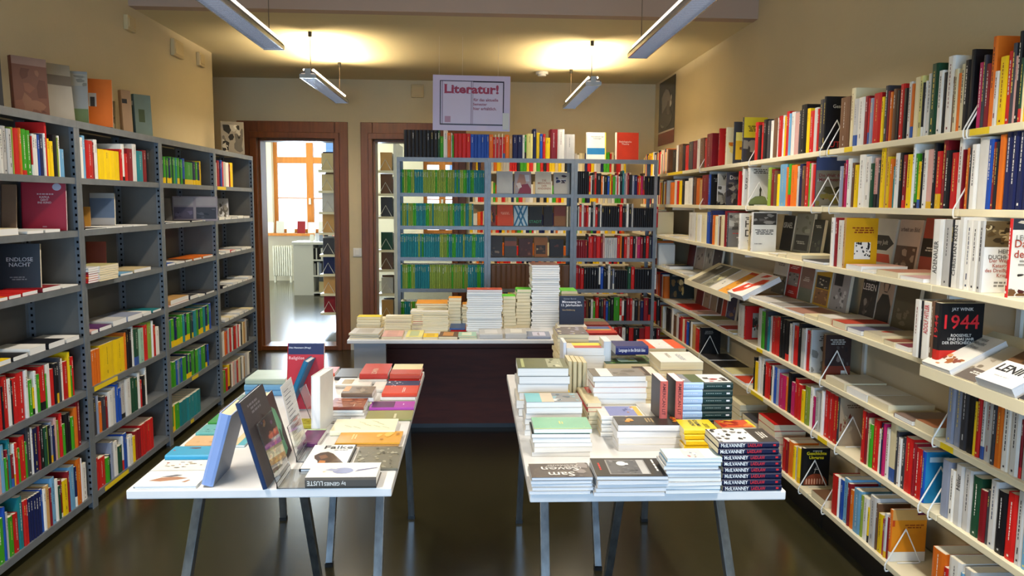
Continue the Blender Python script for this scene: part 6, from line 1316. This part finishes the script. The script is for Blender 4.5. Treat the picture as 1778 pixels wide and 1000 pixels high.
# cream end rack with wire bookends seen through the left doorway
def far_rack(px0, px1, Y, Yd, zs, label, whr):
    a, b = on(px0, 400, 1, Y).x, on(px1, 400, 1, Y).x
    r = empty('wall_shelf_unit', ((a+b)/2, Y, 0)); tag(r, label, 'shelf unit'); W_ = b-a
    MB().box(W_/2, W_/2+.03, 0, Yd, 0, zs[0]+.35).build('upright', M_white, r)
    rg = random.Random(int(px0))
    for i, z in enumerate(zs):
        MB().box(-W_/2, W_/2, 0, Yd, z-.014, z+.014).build('shelf', M_lam, r)
        n = 0; x = -W_/2+.02
        c = rg.choice('KnWBGeRh'); h = rg.uniform(.19, .23)
        make_book(frame(((a+b)/2-W_/2+.03, Y+.10, z+.0145), (0, -1, 0), (1, 0, 0), (0, 0, 1)), .05, min(.16, W_-.05), h, PAL[c], label='%s book at the near end of the %s shelf, %s' % (NAME[c], ORD[i+1], whr), group='end books of the '+whr)
        for k in range(4):
            c2 = rg.choice('wkrnWBgc'); to_stuff(frame(((a+b)/2-W_/2+.03, Y+.18+k*.05, z+.0145), (0, -1, 0), (1, 0, 0), (0, 0, 1)), *book_geo(.04, .14, rg.uniform(.17, .22), PAL[c2]))
        e = empty('wire_bookend', ((a+b)/2-W_/2+.02, Y+.045, z+.0145)); tag(e, 'white wire bookend on the %s shelf, %s' % (ORD[i+1], whr), 'bookend', 'wire bookends beyond the doors')
        MB().tube([(0, 0, .003), (.07, 0, .13), (.14, 0, .003)], .004, 6).build('wire_loop', M_wire, e)
far_rack(554, 582, 9.3, .95, [on(568, y, 1, 9.3).z for y in (297, 333, 370, 406, 444, 478, 512, 545)], 'cream shelf rack seen end-on through the left doorway', 'rack in the left doorway')
far_rack(656, 684, 9.3, .95, [on(668, y, 1, 9.3).z for y in (298, 338, 378, 436, 470, 512, 556)], 'cream shelf rack seen end-on through the right doorway', 'rack in the right doorway')
# shelves with books on the back wall behind the grey rack
r = empty('wall_shelf_unit', (.9, YB-.15, 0)); tag(r, 'cream wall shelf behind the open grey rack', 'shelf unit'); rg = random.Random(3)
bx0, bx1 = D2[1]+.16, 1.60
for z in (1.86, 1.55, 1.24, .93, .62):
    MB().box(bx0-.9, bx1-.9, -.12, .14, z-.012, z+.012).build('shelf', M_lam, r); x = bx0
    while x < bx1-.05:
        t = rg.uniform(.018, .04); c = rg.choice('yorwkcWnBgrwye'); to_stuff(frame((x, YB-.26, z+.0125), (1, 0, 0), (0, 1, 0), (0, 0, 1)), *book_geo(t-.001, .14, rg.uniform(.17, .22), PAL[c])); x += t
for xx in (bx0, (bx0+bx1)/2, bx1): MB().box(xx-.9-.012, xx-.9+.012, .14, .149, .3, 2.0).build('wall_rail', M_white, r)

flush_books()
o = STUFF.build('books', M_stuff, None, color=True)
tag(o, 'small and distant book spines filling the shelves of the shop', 'books', kind='stuff')
o = STUFF2.build('paperbacks', M_stuff, None, color=True)
tag(o, 'small pale paperbacks inside the piles and on the far flat shelves', 'paperbacks', kind='stuff')
for o_ in bpy.data.objects:
    if o_.get('label') and len(o_['label'].split()) > 16: print('LONG', len(o_['label'].split()), o_['label'])
print('objects', len(bpy.data.objects), 'faces', sum(len(o.data.polygons) for o in bpy.data.objects if o.type == 'MESH'))
